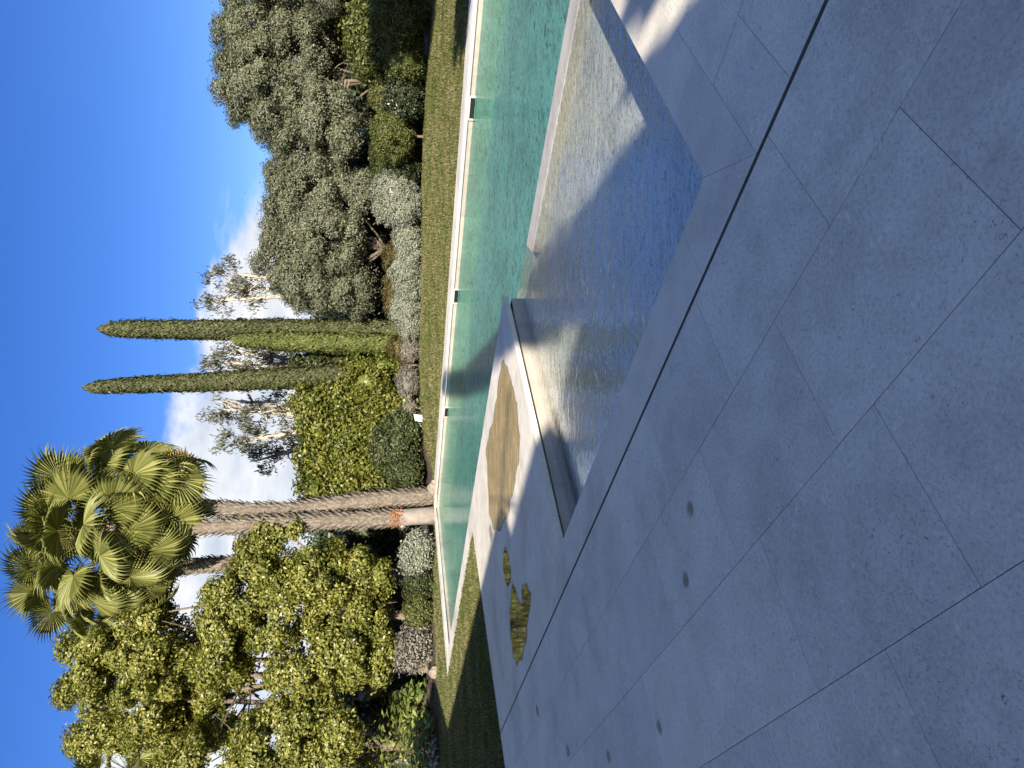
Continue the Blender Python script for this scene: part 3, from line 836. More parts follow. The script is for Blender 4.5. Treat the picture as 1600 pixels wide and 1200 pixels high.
# --- hedge and shrubs behind the bed, middle
def hedge_lobes(x0, x1, y0, y1, Y, nx, ny, rr=1.25):
    L_ = []
    for i in range(nx):
        for j in range(ny):
            x = x0 + (i + .5) * (x1 - x0) / nx; y = y0 + (j + .5) * (y1 - y0) / ny
            L_.append(lobe(x + rng.uniform(-6, 6), y + rng.uniform(-6, 6), (x1 - x0) / nx * .5 * rr, (y1 - y0) / ny * .5 * rr, Y + rng.uniform(-.3, .3), .9))
    return L_


bush('hedge', 'big yellow-green leafy hedge between the palm stems and the leaning cypress', 'hedge', hedge_lobes(470, 660, 605, 785, 32.6, 4, 4), M['hedge'], .2, 9, .32, 40, k=.6, asp=.5, inner=.7)
bush('dark_shrub', 'dull dark green shrub low in front of the yellow-green hedge', 'shrub', [lobe(615, 700, 33, 38, 31, .8), lobe(630, 665, 26, 22, 31, .7), lobe(632, 735, 24, 20, 30.8, .7)], M['shrub'], .13, 22, .24, 36, k=.7)
bush('young_shrub', 'bright green shrub with a thin forked pale stem beside the leaning cypress', 'shrub', [lobe(575, 598, 30, 25, 32, .6), lobe(555, 570, 20, 12, 32.2, .5), lobe(600, 570, 24, 14, 32, .5)], M['hedge'], .17, 12, .2, 30, k=.6)
bush('hedge', 'dark green hedge in the gap between the short cypress and the leaning cypress', 'hedge', hedge_lobes(470, 655, 540, 580, 35, 4, 1), M['shrub'], .2, 7, .3, 36, k=.75)
bush('hedge', 'deep shaded hedge under the olive crowns behind the clipped bushes', 'hedge', hedge_lobes(540, 660, 200, 520, 36, 2, 6), M['gloss'], .2, 4.5, .3, 26, k=.88)
bush('hedge', 'dark evergreen hedge closing the garden behind the left trees', 'hedge', hedge_lobes(540, 680, 790, 1260, 36, 2, 9), M['gloss'], .2, 4, .3, 26, k=.88)
bush('laurel_hedge', 'sunlit broad-leaved laurel hedge high behind the shaded bushes at the right border', 'hedge', [lobe(575, 70, 30, 50, 29.5, .9), lobe(560, 20, 36, 40, 30, .9), lobe(550, -30, 40, 40, 30, .9), lobe(600, 60, 40, 60, 29.3, .9), lobe(600, 0, 40, 40, 29.3, .9)], M['laurel'], .17, 11, .28, 38, k=.65)

lb = [lobe(560 + rng.uniform(-18, 18), y, rng.uniform(45, 75), rng.uniform(50, 80), 66 + rng.uniform(-4, 4)) for y in range(-80, 1320, 55)]
P_, N_ = crown(lb, .35, 1.3, 40, .7, .3); V_, F_ = join([leaves(P_, N_, .55, .3), core(lb, .85)])
tag(raw('far_woods', V_, F_, M['gloss']), kind='stuff')

# --- clipped and silver bushes along the lawn, right of the cypresses
bush('clipped_bush', 'dark glossy-leaved ball bush with small pale leaf glints, right of the mid-green ball', 'bush', [lobe(633, 151, 30, 35, 27.4, .95)], M['gloss'], .11, 52, .13, 30, inner=.9, k=.8)
bush('clipped_bush', 'mid-green clipped ball bush with open twiggy underside, in the front row', 'bush', [lobe(613, 211, 30, 41, 28.2, 1.05)], M['clip'], .085, 50, .12, 34, inner=.92, k=.82)
bush('clipped_bush', 'clipped dome behind the two front balls, its pale top showing between them', 'bush', [lobe(603, 142, 26, 33, 30.4, .9)], M['clipale'], .085, 50, .12, 34, inner=.92, k=.82)
bush('clipped_bush', 'small clipped bush coloured dark as the shaded gap between the mid-green ball and the silver bush', 'bush', [lobe(630, 264, 25, 20, 29.3, .7)], M['gloss'], .085, 50, .12, 34, inner=.92, k=.82)  # near-black leaves put the gap's shadow into the bush colour
bush('clipped_bush', 'long low clipped bush standing behind the front row of ball bushes', 'bush', [lobe(606, 245, 26, 34, 31, .8), lobe(606, 285, 25, 30, 31, .8)], M['clipdark'], .085, 70, .13, 34, inner=.92, k=.8)
bush('gap_shade_filler', 'low near-black filler added as the shade under the mid-green ball bush', 'shrub', [lobe(644, 200, 14, 42, 29.6, .6), lobe(648, 248, 12, 24, 29.8, .6)], M['gloss'], .12, 30, .16, 24, k=.8)  # filler added so the gap under the ball reads as dark shade
bush('silver_bush', 'big rounded silver-grey bush, taller than the silver mounds left of it', 'bush', [lobe(618, 303, 34, 30, 29.6, .9), lobe(630, 325, 28, 30, 29.5, .85), lobe(612, 325, 26, 24, 29.9, .8)], M['silver'], .08, 64, .13, 36, inner=.9)
sil = [('long low silver mound at the right end of the silver row, below the olive stem', [lobe(637, 372, 20, 26, 29.9, .7), lobe(640, 398, 20, 22, 30.1, .7)]),
       ('pale silver mound in the middle of the low silver row', [lobe(634, 425, 22, 24, 30.4, .7), lobe(638, 452, 20, 22, 30.5, .7)]),
       ('brightest silver mound at the left end of the low silver row, before the dark cypress', [lobe(634, 482, 22, 24, 30.9, .7), lobe(640, 507, 17, 20, 31, .6)])]
for lab, lb in sil: bush('silver_mound', lab, 'bush', lb, M['silver'], .08, 64, .13, 36, group='silver mounds edging the bed', inner=.88)
bush('brown_shrub', 'low olive-brown shrub behind the silver mounds, under the twin olive stems', 'shrub', [lobe(622, 405, 22, 26, 31.4, .7), lobe(622, 470, 22, 30, 31.6, .7), lobe(622, 440, 20, 24, 31.6, .7)], M['brownsh'], .085, 40, .14, 30, k=.78)
bush('brown_shrub', 'small brownish shrub at the foot of the short cypress', 'shrub', [lobe(628, 545, 22, 20, 31.9, .6)], M['brownsh'], .085, 40, .14, 30, k=.78)
bush('grey_bush', 'small grey tuft bush beside the left end of the silver mounds', 'bush', [lobe(640, 548, 15, 17, 31.2, .5)], M['greysh'], .08, 40, .12, 30, k=.78)
bush('grey_bush', 'round grey ball bush at the foot of the leaning cypress', 'bush', [lobe(637, 597, 16, 24, 31.2, .65)], M['greysh'], .08, 40, .12, 30, k=.78)
bush('grey_bush', 'smallest ragged grey tuft, beside the white sheet in the bed', 'bush', [lobe(640, 638, 12, 13, 31.0, .4)], M['greysh'], .09, 20, .14, 24)
# right border, in shade
bush('shaded_bush', 'large dark rounded bush in shade at the right edge of the bed', 'bush', [lobe(625, 25, 42, 50, 25.4, 1.4), lobe(615, -30, 44, 40, 25, 1.4)], M['clip'], .09, 50, .14, 34, k=.8)
bush('shaded_bush', 'dark clipped dome in full shade right of the glossy ball bush', 'bush', [lobe(633, 95, 32, 36, 26.4, 1.1)], M['clip'], .09, 22, .13, 28, inner=.9)

# --- left bed
bush('grey_bush', 'pale grey-green feathery bush right of the green mounds, near the palm feet', 'bush', [lobe(650, 868, 22, 32, 28.2, .8), lobe(655, 850, 18, 18, 28, .6)], M['silver'], .11, 34, .2, 28, k=.7)
bush('green_mound', 'olive-green mound bush next to the pale feathery bush', 'bush', [lobe(655, 918, 22, 22, 27.6, .6)], M['shrub'], .1, 44, .15, 30, k=.76)
bush('green_mound', 'mid-green dense mound bush, leftmost of the two low green mounds', 'bush', [lobe(655, 952, 22, 26, 27.2, .7)], M['clip'], .1, 44, .15, 30, k=.76)
bush('grey_green_shrub', 'loose grey-green shrub at the left end of the sunlit bed edge', 'shrub', [lobe(650, 1008, 24, 30, 26.8, .7), lobe(640, 1030, 20, 18, 26.8, .6)], M['greysh'], .12, 26, .26, 22, k=.5, inner=.5)


def big_leaf_plant(label, px, py, Y, n, size, mat, hgt, spread, group=None):
    b = ground_pt(px, py, Y); t = thing('leafy_plant', b, label, 'plant', group)
    d = rnd_dirs(n); d[:, 2] = np.abs(d[:, 2]) * .8 + .25
    P = b + d * np.array((spread, spread * .7, hgt)) * rng.uniform(.35, 1, (n, 1)) ** .6
    nn = d * .6 + rnd_dirs(n) * .6 + np.array((0, -.3, .5)); nn /= np.linalg.norm(nn, axis=1, keepdims=True)
    V, Fq = leaves(P, nn, size, size * .42, tang=d)
    raw('foliage', V, Fq, mat, t)
    mb = MB()
    for i in range(0, n, max(1, n // 22)): mb.tube([b, b + (P[i] - b) * .5 + (0, 0, .1), P[i]], [.015, .012, .006], 4)
    mb.build('stem', M['bark'], t)


big_leaf_plant('green strappy-leaved plant under the left trees, beside the tan patch of bank', 665, 1105, 26.5, 320, .34, M['tropic'], 1.9, 1.1)
big_leaf_plant('bright broad-leaved plant at the lawn corner left of the red leaves', 680, 1165, 24.5, 320, .3, M['tropic'], 1.3, 1.3)
big_leaf_plant('tall mixed leafy plant behind the red leaves at the left border', 660, 1170, 26.5, 620, .26, M['hedge'], 2.6, 2.2)
big_leaf_plant('red-leaved plant glowing among the green at the left border', 672, 1143, 25.2, 70, .22, M['red'], .9, .4)
big_leaf_plant('silvery leafed clump at the foot of the left border plants', 688, 1180, 23.8, 120, .2, M['silver'], .45, .6)


def mesh_rock(name, label, p, r, seed, cat='rock', group=None, mat='rock'):
    g = np.random.default_rng(seed); bm = bmesh.new(); bmesh.ops.create_icosphere(bm, subdivisions=3, radius=1)
    fr = g.normal(size=(3, 3)) * 1.3
    for v in bm.verts:
        c_ = np.array(v.co); k = 1 + .16 * math.sin(fr[0] @ c_ * 2 + 1) + .1 * math.sin(fr[1] @ c_ * 4) + .05 * math.sin(fr[2] @ c_ * 9)
        v.co = Vector(c_ * k * np.array(r))
    me = bpy.data.meshes.new(name); bm.to_mesh(me); bm.free(); me.materials.append(M[mat])
    o = link(bpy.data.objects.new(name, me)); o.location = p
    return tag(o, label, cat, group)


mesh_rock('earth_bank', 'tan sunlit lump of earth in the left bed above the lawn corner', ground_pt(668, 1092, 26.6), (.7, .6, .55), 4, 'earth mound', None, 'soil')
mesh_rock('rock', 'pale rounded stone at the bed edge left of the pool tip', ground_pt(683, 1050, 25.9), (.28, .22, .3), 5)
mesh_rock('rock', 'yellowish rock at the foot of the right-hand palm stem', ground_pt(664, 762, 28.8), (.3, .25, .28), 6)

# --- palms
def frond_mesh(name, rad, pet, droop, wind, seed, mat, nseg=34, fan=R(118), curl=.35, fold=45):
    """fan leaf: petiole along +X from the origin, blade at its end; local Z is the upper side"""
    g = np.random.default_rng(seed); V, Fq, Tq = [], [], []
    # petiole
    for i in range(5):
        k = i / 4; x = pet * k; z = -.12 * pet * k * k; w = .03 * (1 - .5 * k)
        V += [(x, -w, z), (x, w, z), (x, 0, z - w)]
        if i:
            b = 3 * (i - 1)
            for a in range(3): Fq.append((b + a, b + (a + 1) % 3, b + 3 + (a + 1) % 3, b + 3 + a))
    hx, hz = pet, -.12 * pet
    for i in range(nseg):
        a = -fan + 2 * fan * (i + .5) / nseg; da = fan / nseg * 1.02
        Ls = rad * (.72 + .28 * math.cos(a * .62)) * g.uniform(.94, 1.06)
        split = .68
        rs = [.03, .35, split, .84, 1.02, 1.2]; ws = [1, 1, .96, .5, .2, .02]
        b = len(V); tw = g.normal() * .05; dr = droop * g.uniform(.7, 1.4)
        for r_, w_ in zip(rs, ws):
            R_ = r_ * Ls; hw = min(R_, split * Ls) * math.tan(da) * w_
            drop = -curl * .25 * rad * (r_ ** 2) - dr * rad * max(0, r_ - split * .85) ** 2
            ez = .055 * R_ * (1 if r_ <= split else w_)
            fall = max(0, r_ - split)
            cx, cy = math.cos(a + tw * fall), math.sin(a + tw * fall)
            shr = 1 - .35 * dr * fall
            c_ = np.array((hx + cx * R_ * shr, cy * R_ * shr, hz + drop + abs(math.sin(a)) * .12 * R_)) + np.array(wind) * fall ** 1.4 * rad
            n_ = np.array((-cy, cx, 0))
            for q_ in (c_ + n_ * hw - (0, 0, ez), c_ + np.array((0, 0, ez * .5)), c_ - n_ * hw - (0, 0, ez)):
                fx_, fz_ = q_[0] - hx, q_[2] - hz
                V.append((hx + fx_ * math.cos(R(fold)) + fz_ * math.sin(R(fold)), q_[1], hz - fx_ * math.sin(R(fold)) + fz_ * math.cos(R(fold))))
        for j in range(len(rs) - 1):
            q = b + 3 * j; Fq += [(q, q + 1, q + 4, q + 3), (q + 1, q + 2, q + 5, q + 4)]
    me = bpy.data.meshes.new(name); me.from_pydata([tuple(map(float, v)) for v in V], [], Fq); me.update(); me.materials.append(mat); return me


FR = [frond_mesh('frond', 1.12, 1.75, .5, (0, 0, 0), 1, M['palm'], fold=12), frond_mesh('frond', 1.1, 1.65, .55, (0, 0, 0), 2, M['palm'], fold=28),
      frond_mesh('frond', 1.15, 1.85, .55, (0, .12, 0), 3, M['palm'], fold=48), frond_mesh('frond', 1.1, 1.7, .6, (0, -.12, 0), 4, M['palm'], fold=60),
      frond_mesh('frond', 1.15, 1.75, .6, (0, .15, 0), 7, M['palm'], fold=72, curl=.5)]
FRY = frond_mesh('frond', 1.1, 1.5, .9, (0, 0, 0), 5, M['palmdry'], fold=60)
FRD = frond_mesh('frond', 1.1, 1.2, 2.2, (0, 0, 0), 6, M['palmdead'], curl=1.0)


def palm(label, pts_px, Y, radii, hub_px, n, seed, boots=True, smooth_foot=0.0, dry=2, dead=10, scale=1.0, orange=False):
    scale *= 1.08
    g = np.random.default_rng(seed)
    base = ground_pt(pts_px[0][0], pts_px[0][1], Y)
    t = thing('fan_palm', base, label, 'palm tree', 'fan palms in the left bed')
    hub = at(hub_px[0], hub_px[1], Y)
    pts = [base - (0, 0, .1)] + [at(x, y, Y) for x, y in pts_px[1:]] + [hub]
    # smooth resample
    pts = np.array(pts); k = np.linspace(0, len(pts) - 1, 40)
    pp = np.stack([np.interp(k, np.arange(len(pts)), pts[:, i]) for i in range(3)], -1)
    for _ in range(3): pp[1:-1] = (pp[:-2] + 2 * pp[1:-1] + pp[2:]) / 4
    rr = np.interp(k, np.linspace(0, len(pts) - 1, len(radii)), radii)
    mb = MB(); mb.tube(pp, rr, 12, .05, seed); mb.build('trunk', M['palmbark'], t, True)
    if boots:
        bo = MB(); L_ = np.cumsum(np.r_[0, np.linalg.norm(np.diff(pp, axis=0), axis=1)])
        h = smooth_foot + .05; i = 0
        while h < L_[-1] - .1:
            c_ = np.array([np.interp(h, L_, pp[:, j]) for j in range(3)]); r_ = np.interp(h, L_, rr)
            for q in range(9):
                a = i * .35 + q * 2 * math.pi / 9 + g.normal() * .06
                d = np.array((math.cos(a), math.sin(a), 0)); n_ = np.array((-math.sin(a), math.cos(a), 0)); up = np.array((0, 0, 1.0))
                w = r_ * .36; o = c_ + d * r_ * .82; Lb = .30 * g.uniform(.7, 1.2); out_ = .16 * g.uniform(.6, 1.35)
                b = len(bo.v); tip = o + up * Lb + d * out_
                bo.v += [tuple(o - n_ * w), tuple(o + n_ * w), tuple(tip + n_ * w * .45), tuple(tip - n_ * w * .45), tuple(o + d * .05 + up * .0), tuple(tip + d * .03)]
                bo.f += [(b, b + 4, b + 5, b + 3), (b + 4, b + 1, b + 2, b + 5), (b, b + 3, b + 2, b + 1), (b + 3, b + 5, b + 2)]
            h += .15; i += 1
        bo.build('leaf_bases', M['palmboot'], t)
    if smooth_foot:
        mb = MB(); mb.tube([base - (0, 0, .05), base + (0, 0, .3), base + (pp[6] - base) * min(1, smooth_foot / max(.2, pp[6][2] - base[2]))], [radii[0] * 1.25, radii[0] * 1.1, radii[0] * 1.04], 14, .03)
        mb.build('smooth_foot', M['palmstem'], t, True)
    if orange:
        V = []; P = base + np.array((0, -.28, smooth_foot + .2)) + g.normal(size=(260, 3)) * (.14, .07, .16); V, Fq = leaves(P, rnd_dirs(260, g), .3, .04); raw('fibre', V, Fq, M['orangefibre'], t)
    for i in range(n + dead):
        isd = i >= n
        k = (i + .5) / n
        el = R(82) - R(130) * k ** .95 if not isd else R(-70) + g.normal() * .12
        azm = i * 2.399963 + g.normal() * .25
        if isd: me = FRD
        elif i in range(n - dry, n): me = FRY
        else: me = FR[int(np.clip(k * 5.2 + g.normal() * .8, 0, 4))]
        o = bpy.data.objects.new('frond', me); link(o, t)
        x = Vector((math.cos(el) * math.cos(azm), math.cos(el) * math.sin(azm), math.sin(el)))
        x = (x + Vector((.22, 0, -.02))).normalized()          # the wind leans them to the right
        up = Vector((0, 0, 1)) if abs(x.z) < .93 else Vector((-math.cos(azm), -math.sin(azm), .2))
        z = (up - x * up.dot(x)).normalized(); y = z.cross(x)
        tw = Matrix.Rotation(g.normal() * .6, 3, 'X')
        m = Matrix((x, y, z)).transposed() @ tw
        sc = scale * g.uniform(.85, 1.15) * (1 if not isd else .9)
        loc = Vector(hub) - Vector(base) + Vector((0, 0, .35 - k * 1.5 if not isd else -.75 - .5 * g.random())) 
        o.matrix_basis = Matrix.Translation(loc) @ m.to_4x4() @ Matrix.Scale(sc, 4)
        if me is FRY: o['label'] = 'yellowed hanging frond'
        if isd: o['label'] = 'dead hanging frond'
    return t


palm('fan palm on the right, its shaggy stem leaning against the yellow-green hedge', [(662, 775), (600, 780), (546, 786), (458, 797), (400, 798)], 30.2, [.36, .38, .36, .32, .3, .3], (188, 782), 48, 41, dry=3, scale=1.04)
palm('fan palm in the middle with a smooth pale foot and a tuft of orange fibre', [(664, 806), (604, 810), (531, 813), (458, 816), (400, 819)], 29.3, [.34, .34, .32, .3, .28, .3], (162, 832), 48, 42, smooth_foot=1.5, dry=1, scale=1.02, orange=True)
palm('fan palm on the left, its stem mostly behind the yellow-green leaves', [(660, 905), (500, 890), (400, 884), (345, 880)], 32.2, [.34, .32, .3, .3], (140, 905), 44, 43, dry=0, scale=1.04)
palm('distant fan palm whose leaf tips poke up at the left border', [(660, 1215), (400, 1215)], 37, [.3, .3], (205, 1205), 30, 44, boots=False, dry=0, dead=2, scale=.9)

# dead stump behind the hedge
sp = at(560, 760, 34.5); sp[2] = g1(sp[0], sp[1])
mb = MB(); tp = at(478, 752, 34.5); q = at(476, 795, 34.5)
mb.tube([sp, sp + (tp - sp) * .6, tp], [.34, .32, .22], 10, .18, 3); mb.tube([sp + (tp - sp) * .7, (tp + q) / 2 + (0, 0, -.3), at(487, 735, 34.5)], [.25, .22, .12], 8, .15, 4)
tag(mb.build('dead_stump', M['palmbark'], None, True), 'broken brown dead stump sticking up behind the yellow-green hedge', 'stump')

# litter in the bed
p = ground_pt(652, 655, 30.4)
V = [p + np.array(v) for v in ((-.12, 0, .04), (.18, .02, .02), (.22, .12, .42), (-.08, .1, .36), (.05, -.03, .24))]
sh = pydata('white_sheet', V, [(0, 1, 4), (1, 2, 4), (2, 3, 4), (3, 0, 4)], M['white']); so = sh.modifiers.new('thick', 'SOLIDIFY'); so.thickness = .01
tag(sh, 'small white folded sheet lying at the bed edge beside the ragged grey tuft', 'sheet')
p = ground_pt(645, 662, 30.6)
V = [p + np.array(v) for v in ((-.15, 0, .05), (.1, .02, .15), (.05, .1, .5), (-.22, .08, .4))]
sh = pydata('green_bag', V, [(0, 1, 2, 3)], M['green']); so = sh.modifiers.new('thick', 'SOLIDIFY'); so.thickness = .02
tag(sh, 'crumpled green plastic scrap behind the white sheet', 'bag')

# ------------------------------------------------------------------ puddles
def puddle(pts, mat, label, z=.0035, rough=0.0, rim=0.0):
    P = []
    for x, y in pts:
        u, v = 1200 - y, x; xx = (u - 600) / F; d = (v - 800) / F; r = (xx, CT - d * ST_, -ST_ - d * CT); k = (z - H) / r[2]; P.append((r[0] * k, r[1] * k))
    n = len(P); Q = []
    for i in range(n):                                     # round the outline
        a, b, c_, d = [np.array(P[(i + j) % n]) for j in (-1, 0, 1, 2)]
        for k in np.linspace(0, 1, 6, endpoint=False):
            Q.append(tuple(.5 * ((2 * b) + (-a + c_) * k + (2 * a - 5 * b + 4 * c_ - d) * k * k + (-a + 3 * b - 3 * c_ + d) * k ** 3)))
    g = np.random.default_rng(len(pts) * 7 + int(pts[0][0])); cQ = np.mean(Q, axis=0)
    if rough:
        ph = g.uniform(0, 6.28, 6); k_ = np.arange(len(Q)) / len(Q) * 2 * math.pi
        w_ = sum(np.sin(k_ * f_ + ph[i_]) * a_ for i_, (f_, a_) in enumerate(((9, .5), (17, .4), (29, .3), (43, .25)))) + .35 * g.normal(size=len(Q))
        Q = [tuple(np.array(q_) + (np.array(q_) - cQ) / np.linalg.norm(np.array(q_) - cQ) * w_[i_] * rough) for i_, q_ in enumerate(Q)]
    ar = sum(Q[i][0] * Q[(i + 1) % len(Q)][1] - Q[(i + 1) % len(Q)][0] * Q[i][1] for i in range(len(Q)))
    if ar < 0: Q = Q[::-1]
    o = tag(pydata('puddle', [(x, y, z) for x, y in Q], [tuple(range(len(Q)))], mat), label, 'puddle')   # a film of water, flat by nature
    if rim:
        Q2 = [tuple(np.array(q_) + (np.array(q_) - cQ) / np.linalg.norm(np.array(q_) - cQ) * rim * (1 + .5 * math.sin(i_ * .9))) for i_, q_ in enumerate(Q)]
        pydata('wet_rim', [(x, y, z - .0012) for x, y in Q2], [tuple(range(len(Q2)))], M['rim'], o)
    return o


puddle([(786, 566), (780, 590), (776, 620), (772, 650), (764, 680), (760, 705), (762, 745), (764, 790), (768, 815), (776, 825), (786, 815), (795, 790), (804, 750), (809, 720), (811, 690), (808, 650), (804, 620), (796, 590), (790, 575)], M['wet'], 'long golden-brown muddy puddle on the sunlit poolside paving', rough=.028, rim=.05)
puddle([(762, 812), (764, 835), (768, 855), (772, 845), (769, 825), (766, 812)], M['damp'], 'thin brown wet trickle at the end of the golden puddle', .003)
puddle([(788, 858), (786, 880), (788, 900), (793, 914), (797, 905), (797, 890), (794, 872), (791, 860)], M['mirror'], 'narrow dark leaf-shaped puddle in the shade beside the golden one', rough=.01, rim=.03)
puddle([(801, 918), (798, 940), (797, 970), (799, 1000), (803, 1025), (808, 1033), (815, 1022), (820, 1000), (824, 970), (828, 940), (827, 925), (820, 916), (815, 922), (815, 940), (811, 945), (808, 935), (805, 922)], M['mirror'], 'forked still puddle in the shade mirroring the sunlit trees', rough=.012, rim=.05)
for x, y, a, b, lab in ((1070, 905, 6, 16, 'largest round damp stain, near the middle of the shaded terrace'), (1030, 1137, 5, 12, 'oval damp stain low on the left part of the terrace'), (887, 1172, 4, 10, 'small damp stain beside the drain slot end, nearest the left border'), (840, 1112, 3, 9, 'small damp streak just past the drain slot'), (950, 1180, 5, 10, 'damp patch between the oval stain and the left border'), (1079, 795, 7, 14, 'damp stain right of the largest round stain')):
    puddle([(x + a * 1.25 * math.cos(k) * (1 + .15 * math.sin(3 * k + x)), y + b * 1.2 * math.sin(k) * (1 + .2 * math.sin(2 * k + y))) for k in np.linspace(0, 2 * math.pi, 14, endpoint=False)], M['damp'], lab, .0025)

# ------------------------------------------------------------------ house behind the camera (throws the big shadow)
SL = 1 / math.tan(SUN_EL); sdir = (-math.sin(SUN_AZ), -math.cos(SUN_AZ))       # horizontal direction shadows run
HH = 6.2; off_s, off_t = STof(sdir[0] * SL * HH, sdir[1] * SL * HH)
shp = [(1.89, 4.27), (8.45, 4.27), (8.75, 5.05), (22.7, 5.35), (28.0, 8.55), (29.5, 7.5), (29.5, -12), (1.89, -12)]
foot = [(s - off_s, t - off_t) for s, t in shp]
house = thing('house', (*XY(*foot[0]), 0), 'pale plastered house behind the viewer, whose roof shades the terrace', 'house')
mb = MB(); cen = np.mean(foot, axis=0)
inset = [tuple(np.array(p) + (cen - np.array(p)) / np.linalg.norm(cen - np.array(p)) * .35) for p in foot]
stprism(mb, inset, -.3, HH - .22); mb.build('wall', M['plaster'], house)
mb = MB(); mb.prism([XY(*p) for p in foot], HH - .22, HH, True); mb.build('roof', M['rooftile'], house)
fa = np.array(inset[0]); fb = np.array(inset[1]); fd = (fb - fa) / np.linalg.norm(fb - fa); fn = np.array((0, 1.0))
for i in range(2):
    for z0, z1 in ((.05, 2.3), (3.4, 4.9)):
        a = fa + fd * (1.2 + 2.7 * i)
        fr = MB(); P4 = [tuple(a), tuple(a + fd * 1.5), tuple(a + fd * 1.5 + fn * .04), tuple(a + fn * .04)]; stprism(fr, P4, z0, z1); w = fr.build('window', M['white'], house)
        gl = MB(); P4 = [tuple(a + fd * .08 + fn * .03), tuple(a + fd * 1.42 + fn * .03), tuple(a + fd * 1.42 + fn * .046), tuple(a + fd * .08 + fn * .046)]; stprism(gl, P4, z0 + .08, z1 - .08)
        o = gl.build('pane', M['glass'], w); o.location = (0, 0, 0)
def back(px, py, z):
    u, v = 1200 - py, px; xx = (u - 600) / F; d = (v - 800) / F; r = (xx, CT - d * ST_, -ST_ - d * CT); k = -H / r[2]
    return np.array((r[0] * k - sdir[0] * SL * z, r[1] * k - sdir[1] * SL * z, z))
mb = MB(); mb.tube([back(781, 807, 7.3), back(790, 690, 7.42), back(796, 608, 7.55)], [.03, .03, .03], 6)
mb.tube([back(765, 780, 7.3) , back(809, 783, 7.3)], [.028, .028], 6)
pa = back(783, 782, 7.34); mb.tube([(pa[0], pa[1], HH - .05), tuple(pa)], [.035, .03], 6)
mb.build('aerial', M['metal'], house)
# a cypress beside the house: its long narrow shadow crosses the basin and the pool
cy = -9.0; cx = 1.97 + .077 * (3.9 - cy) - .56
cypress('cypress column behind the viewer, whose narrow shadow crosses basin and pool', (cx, cy, 0), [(.2, .5), (3, .58), (9, .56), (12, .48), (13.0, .36), (13.3, .02)], M['cypress'], seed=51, n_per=160)
tree('small_tree', 'small loose-crowned tree behind the viewer, dappling the corner of the basin border', [(np.array((3.42, -8.0, 4.87)), np.array((.2, .25, .1))), (np.array((3.3, -8.2, 4.72)), np.array((.14, .2, .12)))],
     M['olive'], .12, np.array((3.9, -8.6, 0.0)), .05, per=40, clump=.1, nleaf=14, inner=.3, seed=71)
tree('small_tree', 'low tree right of the picture, its shade falling in stripes on lawn and coping', [(np.array((9.0, 7.0, 3.3)), np.array((.6, .9, .4))), (np.array((9.75, 8.7, 3.3)), np.array((.8, .7, .45))), (np.array((9.3, 6.0, 3.5)), np.array((.35, .5, .25)))],
     M['olive'], .14, np.array((9.9, 7.2, 0.0)), .09, per=16, clump=.2, nleaf=20, inner=.3, seed=72)
# big tree out on the right: shades the bushes at the right border
tree('shade_tree', 'leafy tree right of the picture, shading the bushes at the right border', [(np.array((15.7, 11.0, 7.0)), np.array((2.0, 2.4, 2.4))), (np.array((16.4, 12.5, 6.2)), np.array((2.2, 2.2, 2.2))), (np.array((16.0, 10.0, 8.2)), np.array((2.2, 2.2, 1.8)))],
     M['camphor'], .3, np.array((15.8, 11.2, 0.0)), .25, per=3, clump=.5, nleaf=36, inner=.5, seed=61)

# ------------------------------------------------------------------ sky, sun, camera
w = bpy.data.worlds.new('World'); scene.world = w; w.use_nodes = True
nt = w.node_tree; nt.nodes.clear()
wo = N(nt, 'ShaderNodeOutputWorld'); bg = N(nt, 'ShaderNodeBackground'); bg.inputs['Strength'].default_value = .087
sky = N(nt, 'ShaderNodeTexSky', sky_type='NISHITA'); sky.sun_disc = False; sky.sun_elevation = SUN_EL; sky.sun_rotation = SUN_AZ
sky.altitude = 100; sky.air_density = 1.0; sky.dust_density = .3; sky.ozone_density = 3.0
tc = N(nt, 'ShaderNodeTexCoord'); sep = N(nt, 'ShaderNodeSeparateXYZ'); L(nt, tc.outputs['Generated'], sep.inputs[0])
mp = N(nt, 'ShaderNodeMapping'); mp.inputs['Scale'].default_value = (1, 1, 2.2); L(nt, tc.outputs['Generated'], mp.inputs[0])
c1 = noise(nt, mp.outputs[0], 4.5, 8, .55, .25); c2 = noise(nt, mp.outputs[0], 9, 6, .55)
lowf = noise(nt, tc.outputs['Generated'], 3.1, 2, .5)
tilt = math_(nt, 'SUBTRACT', .126, math_(nt, 'MULTIPLY', math_(nt, 'MAXIMUM', sep.outputs[0], -.26), .33))
topz = math_(nt, 'ADD', math_(nt, 'MULTIPLY', lowf.outputs[0], .10), math_(nt, 'ADD', math_(nt, 'MULTIPLY', c1.outputs[0], .21), tilt))
dz = math_(nt, 'SUBTRACT', topz, sep.outputs[2])
mask = N(nt, 'ShaderNodeMapRange', interpolation_type='SMOOTHSTEP'); L(nt, dz, mask.inputs[0]); mask.inputs[1].default_value = 0.0; mask.inputs[2].default_value = .035
ccol = ramp(nt, c2.outputs[0], [(.3, (2.9, 3.4, 4.2)), (.6, (5.2, 5.3, 5.5))]).outputs[0]
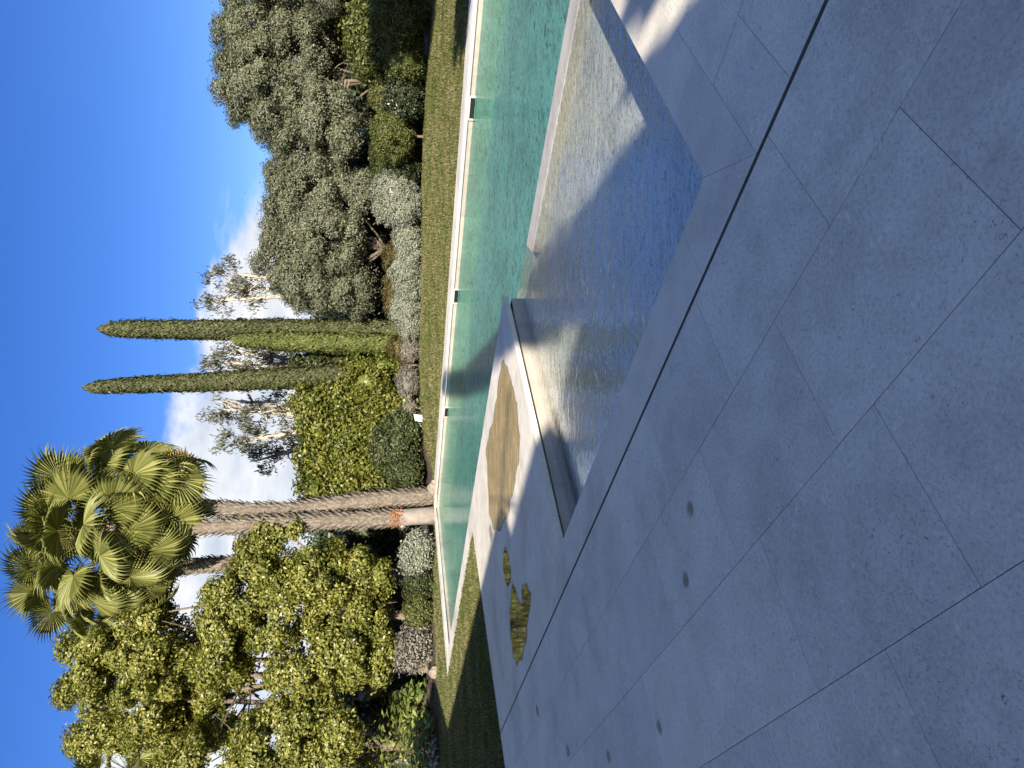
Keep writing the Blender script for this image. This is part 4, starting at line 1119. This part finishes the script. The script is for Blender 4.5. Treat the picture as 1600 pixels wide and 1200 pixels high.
hs = N(nt, 'ShaderNodeHueSaturation'); hs.inputs['Saturation'].default_value = 1.3; hs.inputs['Hue'].default_value = .521; hs.inputs['Value'].default_value = .95; L(nt, sky.outputs[0], hs.inputs['Color'])
skyc = mixc(nt, mask.outputs[0], hs.outputs[0], ccol)
zfill = N(nt, 'ShaderNodeMapRange', interpolation_type='SMOOTHSTEP'); L(nt, sep.outputs[2], zfill.inputs[0]); zfill.inputs[1].default_value = .66; zfill.inputs[2].default_value = .84
zfillm = math_(nt, 'MULTIPLY', math_(nt, 'MULTIPLY', zfill.outputs[0], ramp(nt, lowf.outputs[0], [(.2, g3(.5)), (.7, g3(1))]).outputs[0]), .6)
skyc = mixc(nt, zfillm, skyc, (1.5, 1.75, 1.85))          # white fill added overhead, unseen, to lift the light in the terrace shade
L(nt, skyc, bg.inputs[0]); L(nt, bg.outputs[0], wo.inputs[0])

sd = bpy.data.lights.new('sun', 'SUN'); sd.energy = 5.0; sd.angle = R(.55); sd.color = (1, .91, .78)
so = link(bpy.data.objects.new('sun', sd))
tosun = Vector((math.sin(SUN_AZ) * math.cos(SUN_EL), math.cos(SUN_AZ) * math.cos(SUN_EL), math.sin(SUN_EL)))
so.rotation_euler = tosun.to_track_quat('Z', 'Y').to_euler(); so.location = tosun * 60

cd = bpy.data.cameras.new('camera'); cam = link(bpy.data.objects.new('camera', cd)); scene.camera = cam
cd.sensor_fit = 'HORIZONTAL'; cd.sensor_width = 36; cd.lens = 36 * F / 1600; cd.clip_end = 3000; cd.clip_start = .05
fw = Vector((0, CT, -ST_)); dn_ = Vector((0, -ST_, -CT)); rt = Vector((1, 0, 0))
cam.matrix_world = Matrix.Translation((0, 0, H)) @ Matrix((dn_, rt, -fw)).transposed().to_4x4()    # phone held sideways

vs = scene.view_settings; scene.display_settings.display_device = 'sRGB'
vs.view_transform = 'Standard'; vs.look = 'None'; vs.exposure = 1.15; vs.gamma = 1.0
scene.cycles.max_bounces = 6; scene.cycles.transparent_max_bounces = 12; scene.cycles.caustics_reflective = False; scene.cycles.caustics_refractive = False
scene.cycles.use_denoising = True; scene.cycles.sample_clamp_indirect = 6
